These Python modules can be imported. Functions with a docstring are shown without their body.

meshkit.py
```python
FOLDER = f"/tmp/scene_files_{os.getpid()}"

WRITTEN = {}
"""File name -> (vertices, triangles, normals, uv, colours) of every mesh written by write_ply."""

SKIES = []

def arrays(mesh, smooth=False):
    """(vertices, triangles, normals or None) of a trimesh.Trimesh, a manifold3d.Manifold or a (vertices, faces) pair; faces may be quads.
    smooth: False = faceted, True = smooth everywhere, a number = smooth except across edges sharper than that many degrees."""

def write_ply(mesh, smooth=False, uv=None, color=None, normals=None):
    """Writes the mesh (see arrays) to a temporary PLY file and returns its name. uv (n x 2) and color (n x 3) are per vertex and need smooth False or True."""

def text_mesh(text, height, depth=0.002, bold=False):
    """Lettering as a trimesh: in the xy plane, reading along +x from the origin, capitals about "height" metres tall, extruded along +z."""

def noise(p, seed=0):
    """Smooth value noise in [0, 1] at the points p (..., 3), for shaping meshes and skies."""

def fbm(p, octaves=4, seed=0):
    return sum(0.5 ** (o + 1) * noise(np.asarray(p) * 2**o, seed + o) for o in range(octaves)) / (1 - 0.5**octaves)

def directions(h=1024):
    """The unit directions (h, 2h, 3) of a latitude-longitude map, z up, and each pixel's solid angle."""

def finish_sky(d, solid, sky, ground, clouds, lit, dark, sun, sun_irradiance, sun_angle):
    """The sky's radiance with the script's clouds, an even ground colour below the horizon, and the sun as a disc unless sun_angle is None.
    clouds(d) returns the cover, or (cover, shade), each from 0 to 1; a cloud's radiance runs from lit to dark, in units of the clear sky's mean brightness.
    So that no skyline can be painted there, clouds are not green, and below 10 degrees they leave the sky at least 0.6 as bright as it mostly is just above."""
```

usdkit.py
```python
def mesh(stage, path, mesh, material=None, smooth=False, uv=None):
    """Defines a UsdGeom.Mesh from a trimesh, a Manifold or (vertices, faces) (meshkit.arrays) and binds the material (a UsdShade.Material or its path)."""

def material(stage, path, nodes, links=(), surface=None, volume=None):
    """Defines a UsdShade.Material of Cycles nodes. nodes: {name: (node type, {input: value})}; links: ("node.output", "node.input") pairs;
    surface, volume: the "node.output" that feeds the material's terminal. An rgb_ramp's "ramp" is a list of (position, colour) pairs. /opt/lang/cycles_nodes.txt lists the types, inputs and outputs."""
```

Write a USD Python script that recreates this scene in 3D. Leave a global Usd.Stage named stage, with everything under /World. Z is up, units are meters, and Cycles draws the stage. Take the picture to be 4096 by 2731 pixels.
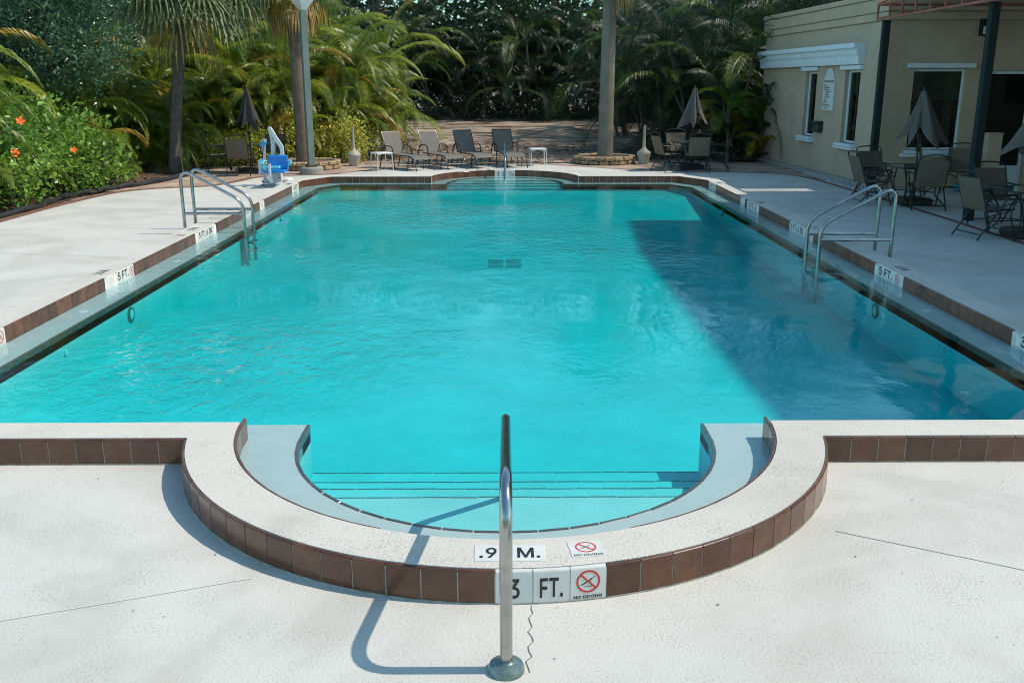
import math, random
import numpy as np, trimesh, usdkit, meshkit
from pxr import Usd, UsdGeom, UsdLux, UsdShade, Gf, Sdf, Vt
from shapely.geometry import Polygon, LineString, Point, box as sbox
from shapely.ops import unary_union

PI = math.pi
stage = Usd.Stage.CreateInMemory()
UsdGeom.SetStageUpAxis(stage, 'Z')
UsdGeom.SetStageMetersPerUnit(stage, 1.0)
UsdGeom.Xform.Define(stage, '/World')
UsdGeom.Scope.Define(stage, '/World/Looks')

# ------------------------------------------------------------------ camera, sky, sun, exposure
def setup_view():
    cam = UsdGeom.Camera.Define(stage, '/World/camera')
    p, y, r = math.radians(15.41), math.radians(0.42), math.radians(-0.043)
    fw = np.array([math.sin(y) * math.cos(p), math.cos(y) * math.cos(p), -math.sin(p)])
    rt = np.array([math.cos(y), -math.sin(y), 0.0]); up = np.cross(rt, fw)
    rt, up = rt * math.cos(r) + up * math.sin(r), -rt * math.sin(r) + up * math.cos(r)
    m = Gf.Matrix4d(*rt, 0, *up, 0, *(-fw), 0, 0, 0, 2.26, 1)
    cam.AddTransformOp().Set(m)
    cam.CreateHorizontalApertureAttr(36.0); cam.CreateVerticalApertureAttr(36.0 * 682 / 1024)
    cam.CreateFocalLengthAttr(36.0 * 3766 / 4096)
    cam.CreateClippingRangeAttr(Gf.Vec2f(0.05, 2000))
    cam.CreateFStopAttr(0.0)
    cam.CreateExposureAttr(0.50)
    el = math.radians(51.1); az = math.radians(90)          # sun straight along +x
    s = np.array([math.cos(el), 0.0, math.sin(el)])
    dome = UsdLux.DomeLight.Define(stage, '/World/sky')
    dm = usdkit.material(stage, '/World/Looks/sky_dome', {
        's': ('sky_texture', {'sky_type': 'single_scattering', 'sun_disc': False, 'sun_elevation': el, 'sun_rotation': az,
                              'altitude': 0.0, 'air_density': 1.0, 'aerosol_density': 0.6, 'ozone_density': 0.4}),
        'tint': ('vector_math', {'math_type': 'multiply', 'vector2': (0.79, 1.06, 1.0)}),
        'b': ('background_shader', {'strength': 0.145})}, [('s.color', 'tint.vector1'), ('tint.vector', 'b.color')], surface='b.background')
    UsdShade.MaterialBindingAPI.Apply(dome.GetPrim()).Bind(dm)
    sun = UsdLux.DistantLight.Define(stage, '/World/sun')
    z = s; x = np.cross([0, 1, 0], z); x /= np.linalg.norm(x); yv = np.cross(z, x)
    sun.AddTransformOp().Set(Gf.Matrix4d(*x, 0, *yv, 0, *z, 0, 0, 0, 50, 1))
    sun.CreateIntensityAttr(0.80); sun.CreateAngleAttr(0.53); sun.CreateColorAttr(Gf.Vec3f(1.0, 0.90, 0.775))
    sun.CreateNormalizeAttr(True)
setup_view()

# ------------------------------------------------------------------ small kit
used = {}
def path_of(name, parent='/World'):
    k = (parent, name); n = used.get(k, -1) + 1; used[k] = n
    return f'{parent}/{name}' + (f'_{n:03d}' if n else '')

def tag(prim, label=None, cat=None, group=None, kind=None):
    for k, v in (('label', label), ('category', cat), ('group', group), ('kind', kind)):
        if v: prim.SetCustomDataByKey(k, v)
    return prim

def thing(name, label=None, cat=None, loc=(0, 0, 0), rz=0.0, group=None, kind=None, scale=None):
    x = UsdGeom.Xform.Define(stage, path_of(name))
    x.AddTranslateOp().Set(Gf.Vec3d(*map(float, loc)))
    x.AddRotateZOp().Set(float(rz))
    if scale: x.AddScaleOp().Set(Gf.Vec3f(*([scale] * 3 if np.ndim(scale) == 0 else scale)))
    return tag(x.GetPrim(), label, cat, group, kind)

def part(name, mesh, m, parent=None, smooth=False, **k):
    base = '/World' if parent is None else str(parent.GetPath())
    return tag(usdkit.mesh(stage, path_of(name, base), mesh, m, smooth=smooth).GetPrim(), **k)

def copy_of(src, loc, rz=0.0, label=None, group=None, scale=None):
    was = src.GetCustomData()
    name = src.GetName()
    if name[-4:-3] == '_' and name[-3:].isdigit(): name = name[:-4]
    r = thing(name, label or was.get('label'), was.get('category'), loc, rz, group or was.get('group'), None, scale)
    r.GetReferences().AddInternalReference(src.GetPath())
    r.SetInstanceable(True)
    return r

def join(*ms):
    ms = [m for m in ms if m is not None]
    return trimesh.util.concatenate(ms)

def tm(v, f):
    return trimesh.Trimesh(np.asarray(v, float), np.asarray(f, int), process=False)

def bx(cx, cy, cz, sx, sy, sz, bev=0.0, rz=0.0):
    if bev <= 0:
        m = trimesh.creation.box([sx, sy, sz])
    else:
        b = bev; hx, hy, hz = sx / 2, sy / 2, sz / 2
        v = []
        for X in (-1, 1):
            for Y in (-1, 1):
                for Z in (-1, 1):
                    v += [[X * hx, Y * (hy - b), Z * (hz - b)], [X * (hx - b), Y * hy, Z * (hz - b)], [X * (hx - b), Y * (hy - b), Z * hz]]
        m = trimesh.convex.convex_hull(np.array(v))
    if rz: m.apply_transform(trimesh.transformations.rotation_matrix(math.radians(rz), [0, 0, 1]))
    m.apply_translation([cx, cy, cz])
    return tm(m.vertices, m.faces)

def tube(pts, r, n=8, cap=True):
    p = np.asarray(pts, float); k = len(p)
    r = np.full(k, r) if np.ndim(r) == 0 else np.asarray(r, float)
    t = np.gradient(p, axis=0); t /= np.maximum(np.linalg.norm(t, axis=1, keepdims=True), 1e-9)
    ref = np.array([0, 0, 1.0]) if abs(t[0][2]) < .9 else np.array([1.0, 0, 0])
    u = np.cross(t[0], ref); u /= np.linalg.norm(u); U = []
    for i in range(k):
        u = u - t[i] * (u @ t[i]); u /= np.linalg.norm(u); U.append(u)
    U = np.array(U); V = np.cross(t, U)
    a = np.arange(n) * 2 * PI / n
    v = (p[:, None] + r[:, None, None] * (np.cos(a)[None, :, None] * U[:, None] + np.sin(a)[None, :, None] * V[:, None])).reshape(-1, 3)
    f = []
    for i in range(k - 1):
        for j in range(n):
            a0, a1, b0, b1 = i * n + j, i * n + (j + 1) % n, (i + 1) * n + j, (i + 1) * n + (j + 1) % n
            f += [[a0, a1, b1], [a0, b1, b0]]
    v = list(v)
    if cap:
        for end, c in ((0, p[0]), (k - 1, p[-1])):
            v.append(c); ci = len(v) - 1
            for j in range(n):
                q = [end * n + j, end * n + (j + 1) % n]
                f.append([ci, q[1], q[0]] if end == 0 else [ci, q[0], q[1]])
    return tm(v, f)

def bend(pts, rad, n=7):
    """polyline with rounded corners"""
    p = [np.asarray(q, float) for q in pts]; out = [p[0]]
    for i in range(1, len(p) - 1):
        a, b, c = p[i - 1], p[i], p[i + 1]
        d1, d2 = (a - b), (c - b); l1, l2 = np.linalg.norm(d1), np.linalg.norm(d2); d1 /= l1; d2 /= l2
        R = rad[i - 1] if np.ndim(rad) else rad
        R = min(R, l1 * .49, l2 * .49)
        for s in np.linspace(0, 1, n):
            out.append(b + d1 * R * (1 - s) ** 2 + d2 * R * s ** 2)
    out.append(p[-1])
    return np.array(out)

def lathe(prof, n=24, mod=None):
    pr = np.asarray(prof, float); k = len(pr); a = np.arange(n) * 2 * PI / n
    R = pr[:, 0][:, None] * np.ones(n)
    if mod is not None: R = R * mod(pr[:, 1][:, None], a[None, :])
    v = np.stack([R * np.cos(a), R * np.sin(a), pr[:, 1][:, None] * np.ones(n)], -1).reshape(-1, 3)
    f = []
    for i in range(k - 1):
        for j in range(n):
            a0, a1, b0, b1 = i * n + j, i * n + (j + 1) % n, (i + 1) * n + j, (i + 1) * n + (j + 1) % n
            f += [[a0, a1, b1], [a0, b1, b0]]
    return tm(v, f)

def extr(poly, z0, z1):
    if poly.geom_type == 'MultiPolygon':
        return join(*[extr(g, z0, z1) for g in poly.geoms])
    m = trimesh.creation.extrude_polygon(poly, z1 - z0, engine='earcut'); m.apply_translation([0, 0, z0]); return m

def sheet(poly, z):
    v, f = trimesh.creation.triangulate_polygon(poly, engine='earcut')
    v = np.column_stack([v, np.full(len(v), z)]); f = np.asarray(f)
    c = np.cross(v[f[:, 1]] - v[f[:, 0]], v[f[:, 2]] - v[f[:, 0]])[:, 2]
    f[c < 0] = f[c < 0][:, ::-1]
    return tm(v, f)

def plate(pts, y, th):
    """polygon given in x-z, standing, thickness th along y centred on y"""
    m = trimesh.creation.extrude_polygon(Polygon(pts), th, engine='earcut')
    v = m.vertices; v = np.column_stack([v[:, 0], y + th / 2 - v[:, 2], v[:, 1]])
    return tm(v, m.faces)

def xf(m, M):
    m = m.copy(); m.apply_transform(M); return m

def frame_mat(o, x, y, z):
    M = np.eye(4); M[:3, 0], M[:3, 1], M[:3, 2], M[:3, 3] = x, y, z, o; return M

# ------------------------------------------------------------------ materials
L = '/World/Looks/'
def mat(name, c1, c2=None, rough=.6, scale=6.0, bump=0.0, bscale=60.0, metal=0.0, detail=4, spec=None, c3=None, scale3=40.0, lo=.35, hi=.65, lo3=.62, hi3=.74, vec='geometry', coat=0, brand=False, bdist=.01):
    n, l = {'p': ('principled_bsdf', {'roughness': rough, 'metallic': metal, 'base_color': c1})}, []
    if spec is not None: n['p'][1]['specular_ior_level'] = spec
    if coat: n['p'][1]['coat_weight'] = coat; n['p'][1]['coat_roughness'] = .08
    n['g'] = ('geometry', {}) if vec == 'geometry' else ('texture_coordinate', {})
    src = 'g.position' if vec == 'geometry' else 'g.object'
    col = None
    if c2 is not None:
        n['n'] = ('noise_texture', {'scale': scale, 'detail': detail, 'roughness': .6})
        n['r'] = ('rgb_ramp', {'ramp': [(0, c1), (lo, c1), (hi, c2), (1, c2)]})
        l += [(src, 'n.vector'), ('n.fac', 'r.fac')]; col = 'r.color'
    if c3 is not None:
        n['n3'] = ('noise_texture', {'scale': scale3, 'detail': 5, 'roughness': .65})
        n['m3'] = ('map_range', {'from_min': lo3, 'from_max': hi3, 'clamp': True})
        n['x3'] = ('mix_color', {'blend_type': 'mix', 'b': c3, 'a': c1})
        l += [(src, 'n3.vector'), ('n3.fac', 'm3.value'), ('m3.result', 'x3.fac')]
        if col: l.append((col, 'x3.a'))
        col = 'x3.result'
    if brand:
        n['oi'] = ('object_info', {}); n['bm'] = ('map_range', {'from_min': 0, 'from_max': 1, 'to_min': .72, 'to_max': 1.25})
        n['bx'] = ('vector_math', {'math_type': 'multiply'}); n['bc'] = ('combine_xyz', {})
        l += [('oi.random', 'bm.value'), ('bm.result', 'bc.x'), ('bm.result', 'bc.y'), ('bm.result', 'bc.z'), ('bc.vector', 'bx.vector2')]
        if col: l.append((col, 'bx.vector1'))
        else: n['bx'][1]['vector1'] = c1
        col = 'bx.vector'
    if col: l.append((col, 'p.base_color'))
    if bump:
        n['bn'] = ('noise_texture', {'scale': bscale, 'detail': 4, 'roughness': .6})
        n['b'] = ('bump', {'strength': bump, 'distance': bdist})
        l += [(src, 'bn.vector'), ('bn.fac', 'b.height'), ('b.normal', 'p.normal')]
    return usdkit.material(stage, L + name, n, l, surface='p.BSDF')

def leafmat(name, dark, light, tip=None, scale=1.2, rough=.38, trans=.35, spec=.5):
    n = {'g': ('geometry', {}), 'oi': ('object_info', {}),
         'n': ('noise_texture', {'scale': scale, 'detail': 3}),
         'n2': ('noise_texture', {'scale': scale * 9, 'detail': 2}),
         'mx': ('math', {'math_type': 'multiply_add', 'value2': .45}),
         'r': ('rgb_ramp', {'ramp': [(0, dark), (.42, dark), (.62, light), (.74, tip or light), (1, tip or light)]}),
         'p': ('principled_bsdf', {'roughness': rough, 'specular_ior_level': spec}),
         't': ('translucent_bsdf', {}), 'm': ('mix_closure', {'fac': trans})}
    n['sc'] = ('math', {'math_type': 'multiply', 'value2': .62})
    l = [('g.position', 'n.vector'), ('g.position', 'n2.vector'), ('n2.fac', 'mx.value1'), ('n.fac', 'sc.value1'), ('sc.value', 'mx.value3'),
         ('mx.value', 'r.fac'), ('r.color', 'p.base_color'), ('r.color', 't.color'), ('p.BSDF', 'm.closure1'), ('t.BSDF', 'm.closure2')]
    return usdkit.material(stage, L + name, {k: v for k, v in n.items() if k != 'oi'}, l, surface='m.closure')

def deck_mat(name, base, dirt, stain, bump=.34):
    n = {'g': ('geometry', {}),
         'big': ('noise_texture', {'scale': .55, 'detail': 4, 'roughness': .55, 'distortion': 1.6}),
         'rb': ('rgb_ramp', {'ramp': [(0, stain), (.36, stain), (.52, base), (.66, [c * 1.05 for c in base]), (1, base)]}),
         'fine': ('noise_texture', {'scale': 78, 'detail': 3, 'roughness': .55}),
         'mid': ('noise_texture', {'scale': 3.2, 'detail': 4, 'roughness': .6}),
         'mm': ('map_range', {'from_min': .40, 'from_max': .66, 'to_min': 0, 'to_max': 1, 'clamp': True}),
         'fm': ('map_range', {'from_min': .50, 'from_max': .66, 'to_min': 0, 'to_max': .75, 'clamp': True}),
         'mul': ('math', {'math_type': 'multiply'}),
         'x': ('mix_color', {'blend_type': 'mix', 'b': dirt}),
         'v': ('voronoi_texture', {'scale': 1.7, 'randomness': 1}), 'vm': ('map_range', {'from_min': .012, 'from_max': .03, 'to_min': 1, 'to_max': 0, 'clamp': True}),
         'x2': ('mix_color', {'blend_type': 'mix', 'b': [c * .35 for c in dirt]}),
         'b': ('bump', {'strength': bump, 'distance': .012}),
         'p': ('principled_bsdf', {'roughness': .85, 'specular_ior_level': .2})}
    l = [('g.position', 'big.vector'), ('big.fac', 'rb.fac'), ('g.position', 'fine.vector'), ('g.position', 'mid.vector'), ('mid.fac', 'mm.value'), ('fine.fac', 'fm.value'),
         ('mm.result', 'mul.value1'), ('fm.result', 'mul.value2'), ('mul.value', 'x.fac'), ('rb.color', 'x.a'), ('fine.fac', 'b.height'), ('b.normal', 'p.normal'),
         ('g.position', 'v.vector'), ('v.distance', 'vm.value'), ('vm.result', 'x2.fac'), ('x.result', 'x2.a'), ('x2.result', 'p.base_color')]
    return usdkit.material(stage, L + name, n, l, surface='p.BSDF')

M = {}
M['deck'] = deck_mat('deck_paint', (.53, .515, .48), (.32, .31, .28), (.46, .445, .41))
M['coping'] = deck_mat('coping_paint', (.535, .51, .465), (.30, .28, .25), (.475, .45, .405), bump=.4)
M['crack'] = mat('crack_dark', (.12, .12, .10), rough=.9)
M['joint'] = mat('joint_grey', (.38, .37, .34), (.46, .45, .41), rough=.9, scale=3)
M['joint_light'] = mat('joint_light', (.56, .56, .53), rough=.9)
M['nosing'] = mat('step_nosing_tile', (.15, .13, .11), rough=.5)
M['grime'] = mat('grime', (.16, .17, .14), (.34, .34, .31), rough=.9, scale=14)
M['grout'] = mat('grout', (.78, .75, .70), (.45, .42, .37), rough=.85, scale=12)
M['tile'] = mat('tile_brown', (.080, .030, .016), (.115, .050, .028), rough=.2, scale=9, c3=(.42, .33, .25), scale3=110, lo3=.66, hi3=.72, brand=True, bump=.04, bscale=25)
M['trim'] = mat('tile_trim', (.055, .030, .020), (.09, .05, .032), rough=.3, scale=9, brand=True)
M['white_tile'] = mat('tile_white', (.62, .61, .58), (.55, .54, .51), rough=.22, scale=7)
M['ink'] = mat('ink_black', (.012, .012, .014), rough=.35)
M['red'] = mat('ink_red', (.48, .035, .022), rough=.35)
M['plaster'] = mat('pool_plaster', (.53, .55, .545), (.44, .47, .465), rough=.8, scale=1.3, c3=(.38, .41, .41), scale3=60, lo3=.55, hi3=.72)
M['ledge'] = mat('pool_ledge_plaster', (.42, .43, .42), (.38, .40, .40), rough=.8, scale=5, c3=(.34, .37, .37), scale3=150, lo3=.56, hi3=.68)
M['steel'] = mat('stainless', (.47, .47, .455), (.36, .36, .345), rough=.17, metal=1.0, scale=9, bump=.03, bscale=30)
M['flange'] = mat('flange_paint', (.10, .16, .16), (.2, .26, .25), rough=.35, metal=.6, scale=20)
M['paver'] = None
M['brown_band'] = mat('brown_band', (.14, .06, .04), (.20, .10, .07), rough=.8, scale=6, c3=(.33, .25, .2), scale3=30)
M['dark_metal'] = mat('furniture_metal', (.018, .022, .020), rough=.4, metal=.3)
M['bronze_metal'] = mat('lounger_metal', (.055, .045, .035), rough=.32, metal=.7)
M['sling'] = mat('sling_tan', (.088, .068, .047), (.125, .098, .068), rough=.75, scale=120, bump=.2, bscale=400)
M['sling_grey'] = mat('sling_grey', (.115, .105, .092), (.145, .133, .116), rough=.75, scale=140, bump=.2, bscale=400)
M['umb'] = mat('umbrella_taupe', (.075, .064, .055), (.11, .095, .082), rough=.9, scale=18, bump=.2, bscale=120)
M['umb_dark'] = mat('umbrella_charcoal', (.035, .03, .028), (.05, .045, .04), rough=.9, scale=18, bump=.2, bscale=120)
M['white_paint'] = mat('white_paint', (.62, .63, .63), (.55, .56, .56), rough=.4, scale=6)
M['lift_paint'] = mat('lift_paint', (.58, .62, .62), (.50, .54, .54), rough=.4, scale=8)
M['blue'] = mat('seat_blue', (.002, .19, .56), rough=.25, coat=.4)
M['teal'] = mat('lift_teal', (.10, .50, .58), rough=.35)
M['blue_box'] = mat('control_box_blue', (.02, .30, .55), rough=.35)
M['stucco'] = mat('stucco_tan', (.43, .335, .235), (.375, .29, .20), rough=.9, scale=1.2, bump=.35, bscale=90)
M['stucco_cap'] = mat('stucco_cap', (.44, .345, .235), (.38, .295, .20), rough=.9, scale=1.5, bump=.3, bscale=90)
M['trim_white'] = mat('trim_white', (.62, .67, .69), (.55, .60, .62), rough=.5, scale=4)
M['post'] = mat('post_green_black', (.010, .016, .016), rough=.6, spec=.2)
M['rust'] = mat('frame_red_oxide', (.22, .055, .032), (.30, .10, .06), rough=.7, scale=9, bump=.15, bscale=40)
M['fabric_canopy'] = mat('canopy_fabric', (.25, .12, .09), rough=.9)
M['ash'] = mat('receptacle_beige', (.32, .29, .23), (.37, .335, .27), rough=.55, scale=8)
M['lamp_post'] = mat('lamp_post_green', (.13, .165, .15), (.16, .195, .18), rough=.45, scale=4)
M['lamp_glass'] = mat('lamp_acrylic', (.62, .60, .54), (.52, .50, .45), rough=.35, scale=5)
M['concrete'] = mat('concrete_grey', (.24, .23, .20), (.32, .30, .27), rough=.9, scale=8, bump=.3, bscale=60)
M['block'] = mat('retaining_block', (.27, .19, .11), (.38, .28, .17), rough=.95, scale=7, bump=.8, bscale=35, brand=True, bdist=.03)
M['bark_palm'] = mat('palm_bark', (.17, .115, .08), (.24, .17, .125), rough=.95, scale=9, bump=.9, bscale=26, c3=(.08, .055, .04), scale3=30, lo3=.55, hi3=.7, bdist=.04)
M['bark_grey'] = mat('palm_bark_grey', (.20, .175, .15), (.15, .14, .105), rough=.95, scale=4, bump=.8, bscale=30, c3=(.11, .14, .06), scale3=3, lo3=.5, hi3=.7, bdist=.03)
M['bark'] = mat('tree_bark', (.085, .07, .055), (.14, .12, .10), rough=.95, scale=12, bump=.6, bscale=30)
M['dead'] = mat('dead_frond', (.30, .19, .06), (.38, .26, .10), rough=.8, scale=6)
M['black_plastic'] = mat('black_edging', (.016, .016, .017), rough=.5, bump=.3, bscale=30)
M['mulch'] = mat('mulch', (.10, .055, .032), (.19, .115, .075), rough=.95, scale=22, bump=.9, bscale=45, c3=(.34, .25, .18), scale3=60, bdist=.03)
M['pebble'] = mat('white_stone', (.45, .46, .45), (.30, .31, .30), rough=.8, scale=30)
M['cloth'] = mat('white_cloth', (.72, .72, .70), rough=.9)
M['interior'] = mat('room_dark', (.035, .035, .033), rough=.9)
M['blind'] = mat('blind_cream', (.42, .40, .30), (.36, .34, .26), rough=.8, scale=3)
M['curtain'] = mat('curtain_beige', (.36, .32, .26), rough=.9)
M['green_box'] = mat('wall_box_green', (.014, .03, .026), rough=.45)
M['orange'] = mat('hibiscus_orange', (.80, .13, .006), rough=.5)
M['yellow'] = mat('stamen_yellow', (.7, .45, .05), rough=.5)
M['red_plastic'] = mat('red_plastic', (.45, .02, .012), rough=.35)
M['blue_plastic'] = mat('blue_plastic', (.03, .22, .34), rough=.35)
M['grate'] = mat('drain_grate', (.40, .45, .44), rough=.5)
M['hotel'] = mat('hotel_stucco', (.46, .38, .27), (.42, .34, .24), rough=.9, scale=.4)
M['glass_dark'] = mat('table_glass', (.05, .075, .075), rough=.08)

# foliage
M['frond'] = leafmat('frond_green', (.045, .10, .013), (.16, .22, .02), (.32, .32, .035), scale=.9, trans=.32)
M['frond_gold'] = leafmat('frond_gold', (.08, .14, .012), (.30, .34, .025), (.44, .45, .045), scale=1.1, trans=.34)
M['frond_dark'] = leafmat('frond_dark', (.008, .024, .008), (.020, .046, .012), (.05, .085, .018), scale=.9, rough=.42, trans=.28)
M['frond_orange'] = leafmat('frond_orange', (.22, .15, .014), (.36, .24, .03), (.22, .22, .022), scale=1.5, trans=.3)
M['frond_lime'] = leafmat('frond_lime', (.08, .18, .015), (.20, .32, .03), (.28, .40, .04), scale=1.3, trans=.4)
M['fan'] = leafmat('fan_frond', (.06, .10, .035), (.20, .24, .11), (.34, .32, .16), scale=1.2, rough=.42, trans=.25)
M['leaf_dark'] = leafmat('leaf_dark_oak', (.03, .075, .035), (.10, .19, .10), (.22, .33, .20), scale=1.0, rough=.28, trans=.2)
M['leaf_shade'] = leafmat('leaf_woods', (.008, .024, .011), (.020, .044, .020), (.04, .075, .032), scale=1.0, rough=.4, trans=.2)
M['leaf_mid'] = leafmat('leaf_mid', (.016, .042, .012), (.05, .095, .025), (.10, .16, .045), scale=.8, rough=.35, trans=.28)
M['leaf_hib'] = leafmat('leaf_hibiscus', (.06, .14, .02), (.22, .37, .05), (.36, .50, .10), scale=1.8, rough=.35, trans=.35)
M['leaf_yel'] = leafmat('leaf_variegated', (.22, .25, .025), (.66, .62, .09), (.80, .74, .20), scale=2.6, rough=.4, trans=.3)
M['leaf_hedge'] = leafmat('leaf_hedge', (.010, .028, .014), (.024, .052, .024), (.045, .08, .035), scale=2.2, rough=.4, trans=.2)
M['leaf_brown'] = leafmat('leaf_bronze', (.035, .03, .016), (.09, .06, .03), (.06, .075, .03), scale=3.0, rough=.6, trans=.2)

def water_mat():
    n = {'g': ('geometry', {}),
         'mp': ('mapping', {'scale': (1.0, .75, 1.0)}),
         'n1': ('noise_texture', {'scale': 7.5, 'detail': 3, 'roughness': .6, 'distortion': .6}),
         'n2': ('noise_texture', {'scale': 1.1, 'detail': 2}),
         'amp': ('noise_texture', {'scale': .23, 'detail': 2}),
         'am': ('map_range', {'from_min': .44, 'from_max': .60, 'to_min': .16, 'to_max': 1.5, 'clamp': True}),
         'pd': ('vector_math', {'math_type': 'distance', 'vector2': (-2.2, 7.4, .045)}), 'pm': ('map_range', {'from_min': .5, 'from_max': 2.1, 'to_min': 1.3, 'to_max': 0, 'clamp': True}),
         'xyz': ('separate_xyz', {}), 'ym': ('map_range', {'from_min': 10.5, 'from_max': 14, 'to_min': .15, 'to_max': 1.0, 'clamp': True}),
         'a1': ('math', {'math_type': 'multiply'}), 'a2': ('math', {'math_type': 'add'}), 'h': ('math', {'math_type': 'multiply'}), 'h2': ('math', {'math_type': 'multiply_add', 'value2': .55}),
         'b': ('bump', {'strength': .8, 'distance': .035}),
         'lw': ('layer_weight', {'blend': .5}), 'pw': ('math', {'math_type': 'power', 'value2': 5.6}),
         'fr': ('math', {'math_type': 'multiply_add', 'value2': .97, 'value3': .022}),
         'gl': ('glossy_bsdf', {'color': (1, 1, 1), 'roughness': .015}),
         't': ('transparent_bsdf', {'color': (.97, .995, 1.0)}), 'm': ('mix_closure', {})}
    l = [('g.position', 'mp.vector'), ('mp.vector', 'n1.vector'), ('mp.vector', 'n2.vector'), ('g.position', 'amp.vector'), ('amp.fac', 'am.value'),
         ('n1.fac', 'h.value1'), ('am.result', 'a1.value1'), ('g.position', 'xyz.vector'), ('xyz.y', 'ym.value'), ('ym.result', 'a1.value2'), ('g.position', 'pd.vector1'), ('pd.value', 'pm.value'), ('pm.result', 'a2.value1'), ('a1.value', 'a2.value2'), ('a2.value', 'h.value2'), ('n2.fac', 'h2.value1'), ('h.value', 'h2.value3'), ('h2.value', 'b.height'),
         ('b.normal', 'lw.normal'), ('b.normal', 'gl.normal'), ('lw.facing', 'pw.value1'), ('pw.value', 'fr.value1'), ('fr.value', 'm.fac'),
         ('t.BSDF', 'm.closure1'), ('gl.BSDF', 'm.closure2')]
    n['vol'] = ('absorption_volume', {'color': (.0, .960, .968), 'density': 2.35})
    return usdkit.material(stage, L + 'pool_water_clear', n, l, surface='m.closure', volume='vol.volume')
M['water'] = water_mat()

def pane_mat():
    n = {'lw': ('layer_weight', {'blend': .5}), 'pw': ('math', {'math_type': 'power', 'value2': 4.0}), 'fr': ('math', {'math_type': 'multiply_add', 'value2': .4, 'value3': .02}),
         'gl': ('glossy_bsdf', {'color': (1, 1, 1), 'roughness': .01}), 't': ('transparent_bsdf', {'color': (.50, .54, .52)}), 'm': ('mix_closure', {})}
    return usdkit.material(stage, L + 'window_glass', n, [('lw.facing', 'pw.value1'), ('pw.value', 'fr.value1'), ('fr.value', 'm.fac'), ('t.BSDF', 'm.closure1'), ('gl.BSDF', 'm.closure2')], surface='m.closure')
M['pane'] = pane_mat()

def paver_mat():
    n = {'g': ('geometry', {}), 'mp': ('mapping', {'rotation': (0, 0, .5)}),
         'br': ('brick_texture', {'scale': 1.0, 'brick_width': .2, 'row_height': .1, 'mortar_size': .006, 'mortar_smooth': .3, 'color1': (.44, .33, .25), 'color2': (.33, .23, .17), 'mortar': (.17, .14, .11), 'bias': -.1}),
         'n': ('noise_texture', {'scale': 1.4, 'detail': 4}), 'mr': ('map_range', {'from_min': .35, 'from_max': .65, 'to_min': .75, 'to_max': 1.2}),
         'x': ('vector_math', {'math_type': 'scale'}), 'b': ('bump', {'strength': .5, 'distance': .01}), 'p': ('principled_bsdf', {'roughness': .9})}
    l = [('g.position', 'mp.vector'), ('mp.vector', 'br.vector'), ('g.position', 'n.vector'), ('n.fac', 'mr.value'), ('br.color', 'x.vector1'), ('mr.result', 'x.scale'),
         ('x.vector', 'p.base_color'), ('br.fac', 'b.height'), ('b.normal', 'p.normal')]
    n['b'][1]['invert'] = True
    return usdkit.material(stage, L + 'paver_brick', n, l, surface='p.BSDF')
M['paver'] = paver_mat()

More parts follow.
